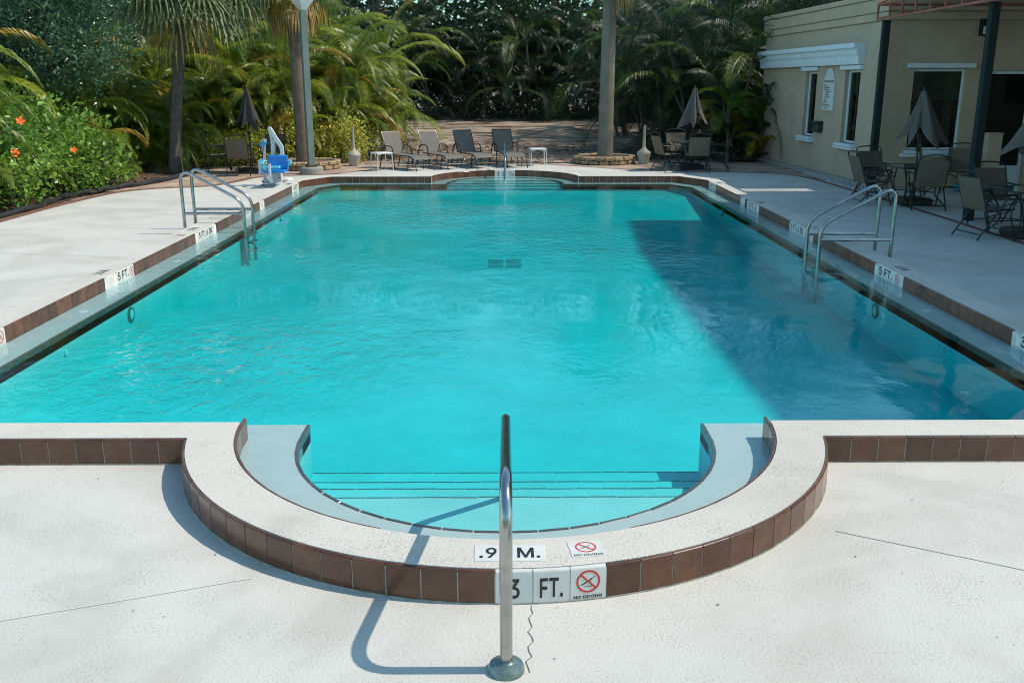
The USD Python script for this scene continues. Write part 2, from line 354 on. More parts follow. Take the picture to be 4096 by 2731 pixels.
def soil_mat():
    n = {'g': ('geometry', {}), 'mp': ('mapping', {'scale': (1, 2.2, 1)}),
         'n': ('noise_texture', {'scale': .75, 'detail': 6, 'roughness': .68, 'distortion': .4}),
         'r': ('rgb_ramp', {'ramp': [(0, (.075, .042, .028)), (.40, (.13, .08, .055)), (.49, (.30, .23, .17)), (.58, (.42, .35, .28)), (1, (.50, .43, .34))]}),
         'n2': ('noise_texture', {'scale': 28, 'detail': 4, 'roughness': .7}), 'mr': ('map_range', {'from_min': .3, 'from_max': .7, 'to_min': .6, 'to_max': 1.25}),
         'x': ('vector_math', {'math_type': 'scale'}), 'b': ('bump', {'strength': .8, 'distance': .04}), 'p': ('principled_bsdf', {'roughness': .95, 'specular_ior_level': .1})}
    l = [('g.position', 'mp.vector'), ('mp.vector', 'n.vector'), ('n.fac', 'r.fac'), ('g.position', 'n2.vector'), ('n2.fac', 'mr.value'), ('r.color', 'x.vector1'), ('mr.result', 'x.scale'),
         ('x.vector', 'p.base_color'), ('n2.fac', 'b.height'), ('b.normal', 'p.normal')]
    return usdkit.material(stage, L + 'sandy_soil', n, l, surface='p.BSDF')
M['soil'] = soil_mat()

# ------------------------------------------------------------------ pool outlines
NEAR_C, FAR_C = 5.754, 21.75
ZC, ZW, ZL = 0.17, 0.045, 0.022          # coping top, water, ledge top
def pool_outline(sx, yn, yf, R, cham, n=56):
    def bulge(cy, ye, s):
        pts = []
        if (ye - cy) * s < 0:                      # straight run joins inside the circle
            a0 = math.asin(abs(ye - cy) / R)
            aa = np.linspace(PI - a0, a0, n) if False else np.linspace(PI + a0, 2 * PI - a0, n)
            return [(R * math.cos(a), cy - s * R * math.sin(a) if s < 0 else cy + R * math.sin(a)) for a in aa]
        aa = np.linspace(PI, 2 * PI, n)
        return [(R * math.cos(a), cy + s * R * math.sin(a)) for a in aa]
    def arc(cy, ye, s):
        # s=+1 : near end, bulging to -y ; s=-1 : far end, bulging to +y ; runs from -x to +x
        d = (cy - ye) * s
        a0 = math.asin(max(-1, min(1, d / R))) if d > 0 else 0.0
        aa = np.linspace(PI + a0, 2 * PI - a0, n)
        p = [(R * math.cos(a), cy + s * R * math.sin(a)) for a in aa]
        if d < 0: p = [(-R, ye)] + p + [(R, ye)]
        return p
    c = cham
    left = [(-sx, yn)]
    poly = [(-sx, yn + c), (-sx + c, yn)] + arc(NEAR_C, yn, 1) + [(sx - c, yn), (sx, yn + c), (sx, yf - c), (sx - c * .55, yf)] + arc(FAR_C, yf, -1)[::-1] + [(-sx + c * .55, yf), (-sx, yf - c)]
    return Polygon(poly)
OUT = pool_outline(4.754, 5.386, 22.12, 1.985, 1.0)
INN = pool_outline(4.45, 5.678, 21.82, 1.686, .85)
TRM = pool_outline(4.10, 6.01, 21.47, 1.327, .7)

def clean(p):
    return p if p.is_valid else p.buffer(0)
OUT, INN, TRM = clean(OUT), clean(INN), clean(TRM)

# ------------------------------------------------------------------ ground, deck, pavers
deck_edge = [(-8.522, 15.92), (-8.55, 17.3), (-8.502, 18.438), (-8.328, 20.283), (-7.646, 21.042), (-6.784, 21.3), (-6.541, 21.665), (-6.307, 22.59), (-6.231, 23.227), (-5.945, 23.706), (-5.262, 23.921),
             (-4.431, 24.185), (-4.136, 24.6), (-3.593, 25.3), (-2.4, 26.1), (-.8, 26.9), (.4, 27.15), (1.179, 27.15), (1.963, 26.5), (3.286, 25.365), (5.009, 24.771), (6.328, 24.507), (7.165, 24.0), (7.40, 22.96), (7.46, 21.989), (7.50, 19.534), (7.55, 17.414),
             (7.54, 15.667), (7.50, 13.991), (7.5, 4)]
def smooth_line(pts, it=2):
    p = [np.array(q, float) for q in pts]
    for _ in range(it):
        q = [p[0]]
        for a, b in zip(p[:-1], p[1:]): q += [a * .75 + b * .25, a * .25 + b * .75]
        p = q + [p[-1]]
    return [tuple(x) for x in p]
edge = smooth_line([(-9.6, -8), (-8.9, 8), (-8.6, 13)] + deck_edge)
DECK = Polygon([(-9.6, -12)] + edge + [(7.5, -12)]).buffer(0)
deck_struct = thing('pool_deck', kind='structure')
part('deck_surface', sheet(DECK.difference(OUT.buffer(-.01)), 0.0), M['deck'], deck_struct)
PATIO = Polygon([(7.35, -12), (7.35, 22.5), (16, 22.5), (16, -12)]).difference(DECK).buffer(0)
BAND = LineString(edge).buffer(.055).difference(OUT)
BANDL = LineString([p for p in edge if p[0] < -4.2 and p[1] > 8]).buffer(.11)
part('brown_border', sheet(unary_union([BAND, BANDL]).buffer(0), 0.004), M['brown_band'], tag(thing('deck_border'), kind='structure'))
patio = part('patio', sheet(PATIO, -.004), M['deck'], kind='structure')

def strip(pts, w, z=.003):
    return sheet(LineString(pts).buffer(w / 2, cap_style=2), z)
# score lines in the painted concrete
random.seed(4)
for a in ([(1.72, 4.46), (2.3, 4.15), (3.6, 3.42)], [(-1.2, 4.0), (-1.9, 3.75), (-3.2, 3.3)], [(-4.76, 16.9), (-6.2, 17.3), (-8.5, 17.8)], [(-4.76, 12.4), (-6.5, 12.75), (-9, 13.1)],
          [(-4.76, 9.6), (-6.5, 9.75), (-9, 9.9)], [(4.76, 16.6), (6.2, 16.9), (7.45, 17.2)], [(4.76, 13.2), (7.45, 13.6)], [(4.76, 9.4), (7.45, 9.7)], [(2.0, 22.2), (2.6, 24), (3.0, 25.4)]):
    part('score_line', strip(a, .007), M['joint_light' if a[0][0] == -1.2 else 'joint'], deck_struct)
ck = [(.115, 3.75)]
for i in range(14): ck.append((.115 + .012 * math.sin(i * 2.1) + random.uniform(-.006, .006) - .002 * i, 3.72 - i * .036))
part('crack', strip(ck, .0035), M['crack'], deck_struct)

rr0 = random.Random(17); ms = []
for i in range(150):
    x, y = (rr0.uniform(-4.2, 4.2), rr0.uniform(2.9, 5.2)) if i < 60 else (rr0.choice((-1, 1)) * rr0.uniform(4.9, 7.4), rr0.uniform(8, 21))
    if OUT.buffer(.03).contains(Point(x, y)): continue
    r_ = rr0.uniform(.003, .011); a_ = rr0.uniform(0, PI); ms.append(tm([(x - r_ * math.cos(a_), y - r_ * math.sin(a_), .004), (x + r_ * .4 * math.sin(a_), y - r_ * .4 * math.cos(a_), .007), (x + r_ * math.cos(a_), y + r_ * math.sin(a_), .004), (x - r_ * .4 * math.sin(a_), y + r_ * .4 * math.cos(a_), .006)], [[0, 1, 2], [0, 2, 3]]))
part('leaf_debris', join(*ms), M['crack'], kind='stuff')
# pavers beyond the deck, mulch bed, sand
PAV = Polygon([(-8.6, 20.4), (-8.2, 22.2), (-7.9, 24.2), (-8.3, 26.4), (-6.5, 27.6), (-3, 28.2), (2, 28.6), (5, 28.2), (7.65, 27.6), (7.75, 24.4), (7.5, 20.8), (0, 20.8)]).difference(DECK).buffer(0)
part('brick_paving', sheet(PAV, -.006), M['paver'], kind='structure')
def ground_mesh():
    xs = np.unique(np.r_[np.linspace(-140, -20, 13), np.linspace(-20, 24, 45), np.linspace(24, 140, 13)])
    ys = np.unique(np.r_[np.linspace(-60, 20, 17), np.linspace(20, 66, 47), np.linspace(66, 200, 14)])
    X, Y = np.meshgrid(xs, ys, indexing='ij')
    t = np.clip((Y - 29.5) / 16, 0, 1); t = t * t * (3 - 2 * t)
    Z = -.03 + .75 * t + .10 * (meshkit.noise(np.stack([X * .4, Y * .4, X * 0], -1)) - .5) * np.clip((Y - 29) / 4, 0, 1)
    v = np.stack([X, Y, Z], -1).reshape(-1, 3); ny = len(ys); f = []
    for i in range(len(xs) - 1):
        for j in range(ny - 1):
            cx, cy = (xs[i] + xs[i + 1]) / 2, (ys[j] + ys[j + 1]) / 2
            if -6 < cx < 6 and 1 < cy < 25: continue
            a = i * ny + j; f += [[a, a + ny, a + ny + 1], [a, a + ny + 1, a + 1]]
    return tm(v, f)
part('ground', ground_mesh(), M['soil'], smooth=True, kind='structure')
def gz(x, y):
    t = min(1, max(0, (y - 29.5) / 16)); return -.03 + .75 * t * t * (3 - 2 * t)
BED = Polygon([(-40, 3), (-9.3, 3), (-9.0, 8), (-8.75, 13), (-8.68, 16.2), (-8.7, 17.5), (-8.75, 19.5), (-8.6, 20.4), (-8.2, 21.9), (-7.9, 24.1), (-8.4, 26.3), (-7, 27.8), (-40, 30)]).buffer(0)
part('mulch_bed', sheet(BED, -.012), M['mulch'], kind='structure')

# ------------------------------------------------------------------ coping, tiles, ledge, basin, water
coping = thing('pool_coping', kind='structure')
cp = OUT.buffer(-.008).difference(INN.buffer(.008))
m = join(extr(cp, -.02, ZC - .012), )
part('coping_slab', m, M['coping'], coping)
part('coping_top', extr(OUT.buffer(-.012).difference(INN.buffer(.012)), ZC - .012, ZC), M['coping'], coping)
part('grout_face', extr(OUT.buffer(.0066).difference(OUT.buffer(-.010)), -.015, ZC - .016), M['grout'], coping)
part('grout_face', extr(INN.buffer(.010).difference(INN.buffer(-.0066)), -.03, ZC - .016), M['grout'], coping)
part('base_line', extr(OUT.buffer(.012).difference(OUT.buffer(-.004)), -.01, .007), M['grime'], coping)

def tile_profile(h, th, r):
    return [(0, 0), (th, 0), (th, h - r)] + [(th - r + r * math.cos(a), h - r + r * math.sin(a)) for a in np.linspace(PI / 8, PI / 2, 4)] + [(0, h)]
def tile_mesh(w, h, th=.018, r=.012):
    p = Polygon(tile_profile(h, th, r))
    m = trimesh.creation.extrude_polygon(p, w, engine='earcut'); v = m.vertices
    # local: x along, y outward, z up
    return tm(np.column_stack([v[:, 2] - w / 2, v[:, 0], v[:, 1]]), m.faces[:, ::-1])

def ring_pts(poly): return np.array(poly.exterior.coords)[:-1]
def place(mesh, o, right, n):
    return xf(mesh, frame_mat(o, right, n, (0, 0, 1)))

PITCH = .1677
markers = []
def lay_run(pts, outward_sign, z0, h, w_pitch, skip=(), name='tile', material=None, th=.018, gap=.0045, r=.012, offset=0.0, maxn=None, stuff=False):
    """tiles along an open polyline; normals = left side * outward_sign"""
    p = np.array(pts, float); seg = np.linalg.norm(np.diff(p, axis=0), axis=1); s = np.r_[0, np.cumsum(seg)]
    n = max(1, int(round(s[-1] / w_pitch))); step = s[-1] / n
    out = []
    for i in range(n):
        a = np.array([np.interp(i * step, s, p[:, k]) for k in (0, 1)]); b = np.array([np.interp((i + 1) * step, s, p[:, k]) for k in (0, 1)])
        d = b - a; ln = np.linalg.norm(d); d /= ln; nrm = np.array([-d[1], d[0]]) * outward_sign
        c = (a + b) / 2
        right = np.array([-nrm[1], nrm[0], 0])           # viewer facing the tile: right = up x n
        o = np.array([*(c + nrm * offset), z0]); N = np.array([*nrm, 0])
        out.append((i, o, right, N, ln - gap, i * step + step / 2))
    return out

def add_tiles(items, h, m, parent, name, keep, th=.018, r=.012):
    joined = []
    for it in items:
        i, o, right, N, w, s = it
        if keep is not None and not keep(it): continue
        me = place(tile_mesh(w, h, th, r), o, right, N)
        part(name, me, m, parent)

# lettering helpers on a tile frame
def glyphs(text, height, width=None, bold=True, depth=.0025):
    g = meshkit.text_mesh(text, height, depth, bold=bold)
    b = g.bounds; g.apply_translation([-(b[0][0] + b[1][0]) / 2, 0, 0])
    if width: g.apply_scale([width / (b[1][0] - b[0][0]), 1, 1])
    return g
def annulus_mesh(R, r, th):
    return extr(Point(0, 0).buffer(R, 24).difference(Point(0, 0).buffer(r, 24)), 0, th)
def diver():
    body = unary_union([LineString([(-.62, -.34), (-.1, -.02), (.30, .24)]).buffer(.075), Point(.36, .28).buffer(.10), LineString([(.3, .24), (.72, .56)]).buffer(.04),
                        LineString([(-.62, -.34), (-.85, -.38)]).buffer(.05), LineString([(-.05, 0), (.1, -.16), (.34, -.02)]).buffer(.04)])
    waves = unary_union([LineString([(x / 20, -.62 + .05 * math.sin(x * 1.6)) for x in range(-10, 11)]).buffer(.02)])
    return unary_union([body, waves])
def sign_symbol(R, th=.0025):
    ring = annulus_mesh(R, R * .84, th)
    bar = extr(LineString([(-.62 * R, .62 * R), (.62 * R, -.62 * R)]).buffer(.075 * R, cap_style=2), 0, th + .0006)
    red = join(ring, bar)
    from shapely import affinity
    blk = extr(affinity.scale(diver(), .72 * R, .72 * R, origin=(0, 0)), 0, th - .0006)
    return red, blk
def tile_text_frame(o, right, N, th):
    """maps glyph space (x right, y up, z toward viewer) onto the tile front; origin at the tile's bottom centre"""
    return frame_mat(np.asarray(o) + np.asarray(N) * th, right, (0, 0, 1), N)

def marker_tile(o, right, N, w, h, kind, parent, text=None, th=.018):
    me = place(tile_mesh(w, h, th, .012), o, right, N)
    t = part('marker_tile', me, M['white_tile'], parent)
    # the lettering cannot be nested under a mesh made with its own transform: world coordinates, child of the tile
    F = tile_text_frame(o, right, N, th - .0012)
    if kind == 'text':
        g = glyphs(text, h * .56, min(w * .84, w * .32 * max(1, len(text.strip('.')))))
        g.apply_translation([0, h * .18, 0]); part('lettering', xf(g, F), M['ink'], t)
    elif kind == 'nodive':
        red, blk = sign_symbol(min(w, h) * .34)
        for q in (red, blk): q.apply_translation([0, h * .56, 0])
        part('prohibition_ring', xf(red, F), M['red'], t); part('diver_figure', xf(blk, F), M['ink'], t)
        g = glyphs('NO DIVING', h * .085, w * .82); g.apply_translation([0, h * .055, 0]); part('lettering', xf(g, F), M['ink'], t)
    return t

TH = ZC - .003
# near outer face: straight runs and the half-round
xa = math.sqrt(1.985 ** 2 - (NEAR_C - 5.386) ** 2)
for sgn in (-1, 1):
    run = [(sgn * xa, 5.386), (sgn * (xa + 17 * PITCH), 5.386)]
    its = lay_run(run, -1 if sgn > 0 else 1, 0.004, TH, PITCH, offset=-.008)
    add_tiles(its, TH - .004, M['tile'], coping, 'tile', None)
c0 = (.0, NEAR_C)
aa0 = math.asin(xa / 1.985)
first = math.radians(3.45)
pitch_a = 2 * math.asin(PITCH / 2 / 1.985)
k0 = -int((aa0 + first) / pitch_a)
kk = k0
for k in range(k0, 40):
    a0, a1 = first + k * pitch_a, first + (k + 1) * pitch_a
    if k == k0: a0 = -aa0 + .004
    if a0 > aa0 - .012: break
    a1 = min(a1, aa0 - .004)
    P = [np.array([1.985 * math.sin(a), NEAR_C - 1.985 * math.cos(a)]) for a in (a0, a1)]
    d = P[1] - P[0]; ln = np.linalg.norm(d); d /= ln; N = np.array([d[1], -d[0], 0]); c = (P[0] + P[1]) / 2
    o = np.array([*(c - N[:2] * .008), .004]); right = np.array([*d, 0])
    if k in (-1, 0, 1):
        marker_tile(o, right, N, ln - .0045, TH - .004, 'nodive' if k == 1 else 'text', coping, {-1: '3', 0: 'FT.'}.get(k))
    else:
        part('tile', place(tile_mesh(ln - .0045, TH - .004), o, right, N), M['tile'], coping)

# inner faces: left, right, far with depth markers
def inner_side(sx):
    y0, y1 = 6.6, 20.97
    run = [(sx, y0), (sx, y1)]
    return lay_run(run, 1 if sx > 0 else -1, -.03, 0, PITCH, offset=-.008)
IH = ZC - .003 + .03
def mark(items, y0, y1):
    return [it for it in items if min(y0, y1) - .02 < it[1][1] < max(y0, y1) + .02]
def wide_marker(sx, y0, y1, label, sym):
    """white panel of three or four tiles with its lettering, on a long side"""
    y0, y1 = sorted((y0, y1)); N = np.array([-1.0 if sx > 0 else 1.0, 0, 0]); right = np.array([-N[1], N[0], 0.0])
    n = max(1, int(round((y1 - y0) / PITCH))); st = (y1 - y0) / n
    ts = []
    for i in range(n):
        o = np.array([sx - N[0] * .008, y0 + (i + .5) * st, -.03])
        ts.append((o, part('marker_tile', place(tile_mesh(st - .004, IH), o, right, N), M['white_tile'], coping)))
    ts.sort(key=lambda q: float(q[0] @ right))
    o0 = np.array([sx - N[0] * .008, (y0 + y1) / 2, -.03]); F = tile_text_frame(o0, right, N, .0168)
    W = y1 - y0
    if label:
        tw = W * (.60 if sym else .86); g = glyphs(label, .088, tw); g.apply_translation([-W * .16 if sym else 0, .092, 0])
        part('lettering', xf(g, F), M['ink'], ts[0][1])
    if sym:
        red, blk = sign_symbol(.056)
        for q in (red, blk): q.apply_translation([W / 2 - .085, .132, 0])
        part('prohibition_ring', xf(red, F), M['red'], ts[-1][1]); part('diver_figure', xf(blk, F), M['ink'], ts[-1][1])
MARK = {-1: [(7.60, 8.11, '3 FT.', True), (10.32, 10.48, None, False), (10.62, 11.13, '5 FT.', True), (13.56, 14.31, '5 FT. 6 IN.', False), (16.1, 16.6, '5 FT.', True), (17.24, 17.41, None, False), (19.93, 20.36, '4 FT.', False)],
        1: [(7.30, 7.80, '3 FT.', True), (10.35, 10.99, '5 FT.', True), (13.55, 14.57, '5 FT. 6 IN.', True), (16.59, 17.17, '5 FT.', True), (17.44, 17.78, None, False), (20.05, 20.58, '4 FT.', False)]}
for sgn in (-1, 1):
    sx = sgn * 4.45
    its = inner_side(sx)
    for y0, y1, t, s in MARK[sgn]: wide_marker(sx, y0, y1, t, s)
    free = lambda it: not any(y0 - .06 < it[1][1] < y1 + .06 for y0, y1, _, _ in MARK[sgn])
    add_tiles(its, IH, M['tile'], coping, 'tile', free)
# corners and far end
ex = [tuple(q) for q in INN.exterior.coords]
def far_run(pts, sign):
    return lay_run(pts, sign, -.03, 0, PITCH, offset=-.008)
cf = .85
for sgn in (-1, 1):
    its = far_run([(sgn * 4.45, 20.97), (sgn * (4.45 - cf * .55), 21.82)], 1 if sgn > 0 else -1)
    add_tiles(its, IH, M['tile'], coping, 'tile', None)
    its = far_run([(sgn * (4.45 - cf * .55), 21.82), (sgn * 1.686, 21.82)], 1 if sgn > 0 else -1)
    add_tiles(its, IH, M['tile'], coping, 'tile', None)
    its = far_run([(sgn * 1.686, 5.70), (sgn * 1.67, 5.55), (sgn * 1.60, 5.25)], 1 if sgn < 0 else -1)
    arc = [(sgn * 1.686 * math.cos(a), NEAR_C - 1.686 * math.sin(a)) for a in np.linspace(0, 1.2, 14)]
    its = lay_run(arc, -1 if sgn > 0 else 1, -.03, 0, PITCH, offset=-.008)
    add_tiles(its, IH, M['tile'], coping, 'tile', None)
fa = [(1.686 * math.cos(a), FAR_C + 1.686 * math.sin(a)) for a in np.linspace(.04, PI - .04, 60)]
its = lay_run(fa, 1, -.03, 0, PITCH, offset=-.008)
mid = len(its) // 2
far_marks = {mid + 1: ('text', '3'), mid: ('text', 'FT.'), mid - 1: ('nodive', None)}
for it in its:
    i, o, right, N, w, s = it
    if i in far_marks: marker_tile(o, right, N, w, IH, far_marks[i][0], coping, far_marks[i][1])
    else: part('tile', place(tile_mesh(w, IH), o, right, N), M['tile'], coping)

# markers set flush into the top of the coping
def top_marker(cx, cy, w, d, rot, text=None, symbol=False):
    c, s = math.cos(math.radians(rot)), math.sin(math.radians(rot))
    t = part('top_marker_tile', bx(cx, cy, ZC + .0005, w, d, .006, .001, rz=0) if not rot else xf(bx(0, 0, 0, w, d, .006, .001), frame_mat((cx, cy, ZC + .0005), (c, s, 0), (-s, c, 0), (0, 0, 1))), M['white_tile'], coping)
    F = frame_mat((cx, cy, ZC + .003), (c, s, 0), (-s, c, 0), (0, 0, 1))
    if text:
        g = glyphs(text, d * .60, w * .86, depth=.0012); g.apply_translation([0, -d * .30, 0]); part('lettering', xf(g, F), M['ink'], t)
    if symbol:
        red, blk = sign_symbol(d * .33, .0013)
        for q in (red, blk): q.apply_translation([0, d * .10, 0])
        part('prohibition_ring', xf(red, F), M['red'], t); part('diver_figure', xf(blk, F), M['ink'], t)
        g = glyphs('NO DIVING', d * .11, w * .86, depth=.0012); g.apply_translation([0, -d * .44, 0]); part('lettering', xf(g, F), M['ink'], t)
top_marker(.018, 3.918, .325, .150, 0, '.9   M.')
top_marker(.373, 3.955, .158, .150, 7, None, True)
for x, y, r, t, sy in ((-4.60, 10.58, 90, '1.5 M.', False), (-4.60, 13.28, 90, None, True), (-4.60, 13.85, 90, '1.7 M.', False), (-4.60, 20.2, 90, '1.2 M.', False), (4.60, 10.7, -90, '1.5 M.', False), (4.60, 13.9, -90, '1.7 M.', False),
                       (4.60, 16.9, -90, '1.5 M.', False), (4.60, 20.3, -90, '1.2 M.', False)):
    top_marker(x, y, .16 if sy else .32, .15, r, t, sy)
top_marker(0.0, 23.6, .30, .13, 180, '.9 M.'); top_marker(-.62, 23.5, .15, .13, 195, None, True)

# ledge, trim, basin
ledge = thing('gutter_ledge', kind='structure')
part('ledge_slab', extr(INN.buffer(.006).difference(TRM), -.10, ZL), M['ledge'], ledge)
tr = np.array(TRM.exterior.coords)
TW = .1677
def trim_run(pts, sign):
    its = lay_run(pts, sign, ZL - .052, 0, TW, offset=0)
    for i, o, right, N, w, s in its:
        m = bx(0, 0, 0, w, .024, .056, .004); m.apply_translation([0, -.0080, .028])
        part('trim_tile', place(m, o, right, N), M['trim'], ledge)
for sgn in (-1, 1):
    trim_run([(sgn * 4.10, 6.71), (sgn * 4.10, 20.77)], 1 if sgn > 0 else -1)
    trim_run([(sgn * 4.10, 20.77), (sgn * (4.1 - .385), 21.47)], 1 if sgn > 0 else -1)
    trim_run([(sgn * (4.1 - .385), 21.47), (sgn * 1.327, 21.47)], 1 if sgn > 0 else -1)
    trim_run([(sgn * 1.327, 6.01), (sgn * 1.327, NEAR_C)], 1 if sgn < 0 else -1) if False else None
na = [(-1.327, 6.01)] + [(1.327 * math.cos(a), NEAR_C + 1.327 * math.sin(a)) for a in np.linspace(PI, 2 * PI, 60)] + [(1.327, 6.01)]
trim_run(na, 1)
fa2 = [(1.327, 21.47)] + [(1.327 * math.cos(a), FAR_C + 1.327 * math.sin(a)) for a in np.linspace(0, PI, 50)] + [(-1.327, 21.47)]
trim_run(fa2, 1)
# skimmer lids / drains in the ledge
for x, y in ((-4.27, 9.3), (-4.27, 12.1), (4.27, 9.25), (4.27, 12.9), (4.27, 18.0)):
    g = lathe([(0, ZL + .004), (.05, ZL + .004), (.055, ZL)], 14); g.apply_translation([x, y, 0]); part('gutter_drain', g, M['white_paint'], ledge)

basin = thing('pool_basin', kind='structure')
def floor_z(y):
    if y < 6.2: return -.46
    if y < 9: return -.46 - .04 * (y - 6.2) / 2.8
    if y < 15.6: return -.50
    return min(-.12, -.50 + .0645 * (y - 15.6))
ys = np.r_[np.linspace(4.2, 15.6, 20), np.linspace(15.9, 23.6, 16)]
v = [(x, y, floor_z(y)) for y in ys for x in (-4.3, 4.3)]
f = [];
for j in range(len(ys) - 1): a = 2 * j; f += [[a, a + 1, a + 3], [a, a + 3, a + 2]]
part('floor', tm(v, f), M['plaster'], basin, smooth=True)
# walls: ring of faces down the trim outline
w = TRM.buffer(.004).difference(TRM.buffer(-.0)) if False else None
wp = np.array(TRM.exterior.coords)[:-1]; kq = len(wp)
v = np.vstack([np.column_stack([wp, np.full(kq, ZL - .03)]), np.column_stack([wp, np.full(kq, -.7)])])
f = []
for i in range(kq):
    j = (i + 1) % kq; f += [[i, j, kq + j], [i, kq + j, kq + i]]
part('wall', tm(v, f), M['plaster'], basin)
# steps
def steps(cy, s, edges, name='step'):
    prev = None
    for (dy, z) in edges:
        ye = cy + s * dy
        reg = Polygon(TRM.exterior).intersection(sbox(-1.5, min(ye, cy - s * 3), 1.5, max(ye, cy - s * 3)))
        if reg.is_empty: continue
        if reg.geom_type != 'Polygon': reg = max(reg.geoms, key=lambda g: g.area)
        st = part(name, extr(reg.buffer(-.002), z - .16, z), M['plaster'], basin)
        hw = reg.bounds[2] - .01
        nn = int(2 * hw / .16); rj = random.Random(int(ye * 100))
        for q in range(nn):
            w_ = 2 * hw / nn; m = bx(0, 0, 0, w_ - .006, .013, .012); m = xf(m, trimesh.transformations.rotation_matrix(rj.uniform(-.02, .02), [0, 0, 1]))
            m.apply_translation([-hw + (q + .5) * w_, ye - s * .008 + rj.uniform(-.004, .004), z - .004 + rj.uniform(-.001, .001)]); part('step_nosing', m, M['nosing'], st)
steps(NEAR_C, 1, [(5.117 - NEAR_C, -.10), (5.434 - NEAR_C, -.19), (5.722 - NEAR_C, -.27), (6.011 - NEAR_C, -.33)])
steps(FAR_C, -1, [(-(22.39 - FAR_C), .012), (-(22.07 - FAR_C), -.012), (-(21.78 - FAR_C), -.042), (-(21.49 - FAR_C), -.075)])
# wall lights and returns
for x, y, z, R in ((-4.1, 10.04, -.19, .085), (4.1, 10.10, -.185, .085), (4.1, 17.7, -.11, .075), (-4.1, 17.2, -.12, .07)):
    s = -1 if x > 0 else 1
    q = lathe([(R, 0), (R, .012), (R * .72, .02), (R * .70, .008), (0, .012)], 20)
    q = xf(q, frame_mat((x + s * .002, y, z), (0, 1, 0), (0, 0, s), (s, 0, 0)))
    part('pool_light', q, M['nosing'], basin)
    q = lathe([(R * .70, .012), (R * .4, .024), (0, .028)], 18); q = xf(q, frame_mat((x + s * .002, y, z), (0, 1, 0), (0, 0, s), (s, 0, 0)))
    part('lens', q, M['white_paint'], basin)
for x, y, z in ((-4.1, 8.46, -.17), (4.1, 8.45, -.16), (-4.1, 12.6, -.15), (4.1, 13.2, -.15)):
    s = -1 if x > 0 else 1
    q = lathe([(.03, 0), (.03, .01), (.012, .016), (0, .01)], 12); q = xf(q, frame_mat((x + s * .002, y, z), (0, 1, 0), (0, 0, s), (s, 0, 0)))
    part('return_fitting', q, M['white_paint'], basin)
for cx in (-.15, .13):
    for cy in (14.42, 14.80):
        ms = [bx(cx, cy - .13 + i * .065, -.494, .24, .03, .012) for i in range(5)]
        part('main_drain', join(*ms), M['grate'], basin)

# water: closed body from above the ledge down below the floor
part('pool_water', extr(INN.buffer(.012), -1.2, ZW), M['water'], kind='structure')

# ------------------------------------------------------------------ handrails and ladders
def handrail(label, cy, s, group=None):
    """s = +1: stands at the near end and slopes to +y"""
    t = thing('handrail', label, 'handrail', (0, cy, 0), 0 if s > 0 else 180)
    P = bend([(0, 0, 0), (0, 0, .79), (0, 1.46, .555), (0, 1.98, -.34)], [.24, .16], 10)
    part('rail_pipe', tube(P, .0255, 18), M['steel'], t, smooth=True)
    fl = lathe([(0, .048), (.028, .048), (.034, .04), (.066, .030), (.072, .018), (.074, 0)], 28)
    part('base_flange', fl, M['flange'], t, smooth=40)
    return t
handrail('bent stainless handrail in the foreground beside the 3 FT. tiles, dark flange at its foot', 3.272, 1)
handrail('distant stainless handrail over the far half-round steps, in front of the loungers', 24.23, -1)

def ladder(label, x0, y, s):
    """s=+1: the pool lies towards +x of the ladder's deck legs"""
    t = thing('pool_ladder', label, 'ladder', (x0, y, 0), 0 if s > 0 else 180)
    for dy in (-.255, .255):
        P = bend([(0, dy, 0), (0, dy, 1.00), (.92, dy, .50), (.92, dy, -.50)], [.20, .17], 8)
        part('rail_pipe', tube(P, .0245, 14), M['steel'], t, smooth=True)
        part('cross_bar', tube([(.0, dy, .315), (.92, dy, .315)], .0225, 12), M['steel'], t, smooth=True)
        part('foot_collar', lathe_at([(0, .03), (.03, .03), (.045, .0)], (0, dy, 0)), M['flange'], t)
    for k in range(3):
        part('tread', bx(.93, 0, -.05 - .13 * k, .10, .47, .03, .008), M['trim'] if k == 0 else M['steel'], t)
    return t
def lathe_at(prof, at, n=18):
    m = lathe(prof, n); m.apply_translation(at); return m
ladder('stainless pool ladder on the left long side, beside the hibiscus bed', -4.93, 14.74, 1)
ladder('stainless pool ladder on the right long side, in front of the patio tables', 4.93, 12.14, -1)

# ------------------------------------------------------------------ building
A0, A1 = np.array([7.67, 28.9]), np.array([8.10, 20.8])
ua = (A1 - A0) / np.linalg.norm(A1 - A0); na_ = np.array([-1.0, 0]) - ua * (-ua[0]); na_ /= np.linalg.norm(na_)
LA = float(np.linalg.norm(A1 - A0))
MA = np.eye(4); MA[:2, 0] = ua; MA[:2, 1] = na_ ; MA[:2, 3] = A0      # x along the wall towards the viewer, y out of the wall
if np.linalg.det(MA[:3, :3]) < 0: FLIP = True
else: FLIP = False
TA = 28.64 and (26.936 - 20.8)  # unused length
tA = lambda t: t + float(np.linalg.norm(np.array([7.76, 26.936]) - A0))
MB = np.eye(4); MB[:3, 3] = (A1[0], A1[1], 0)
MB[:2, 0] = (1, 0); MB[:2, 1] = (0, -1)                                # x along wall B to the right, y towards the viewer
def W(m, F):
    m = xf(m, F)
    return tm(m.vertices, m.faces[:, ::-1]) if np.linalg.det(F[:3, :3]) < 0 else m
def wall_with_holes(F, length, h, th, holes):
    p = Polygon([(0, 0), (length, 0), (length, h), (0, h)])
    for x0, x1, z0, z1 in holes: p = p.difference(sbox(x0, z0, x1, z1))
    m = trimesh.creation.extrude_polygon(p, th, engine='earcut'); v = m.vertices
    return W(tm(np.column_stack([v[:, 0], -v[:, 2], v[:, 1]]), m.faces), F)
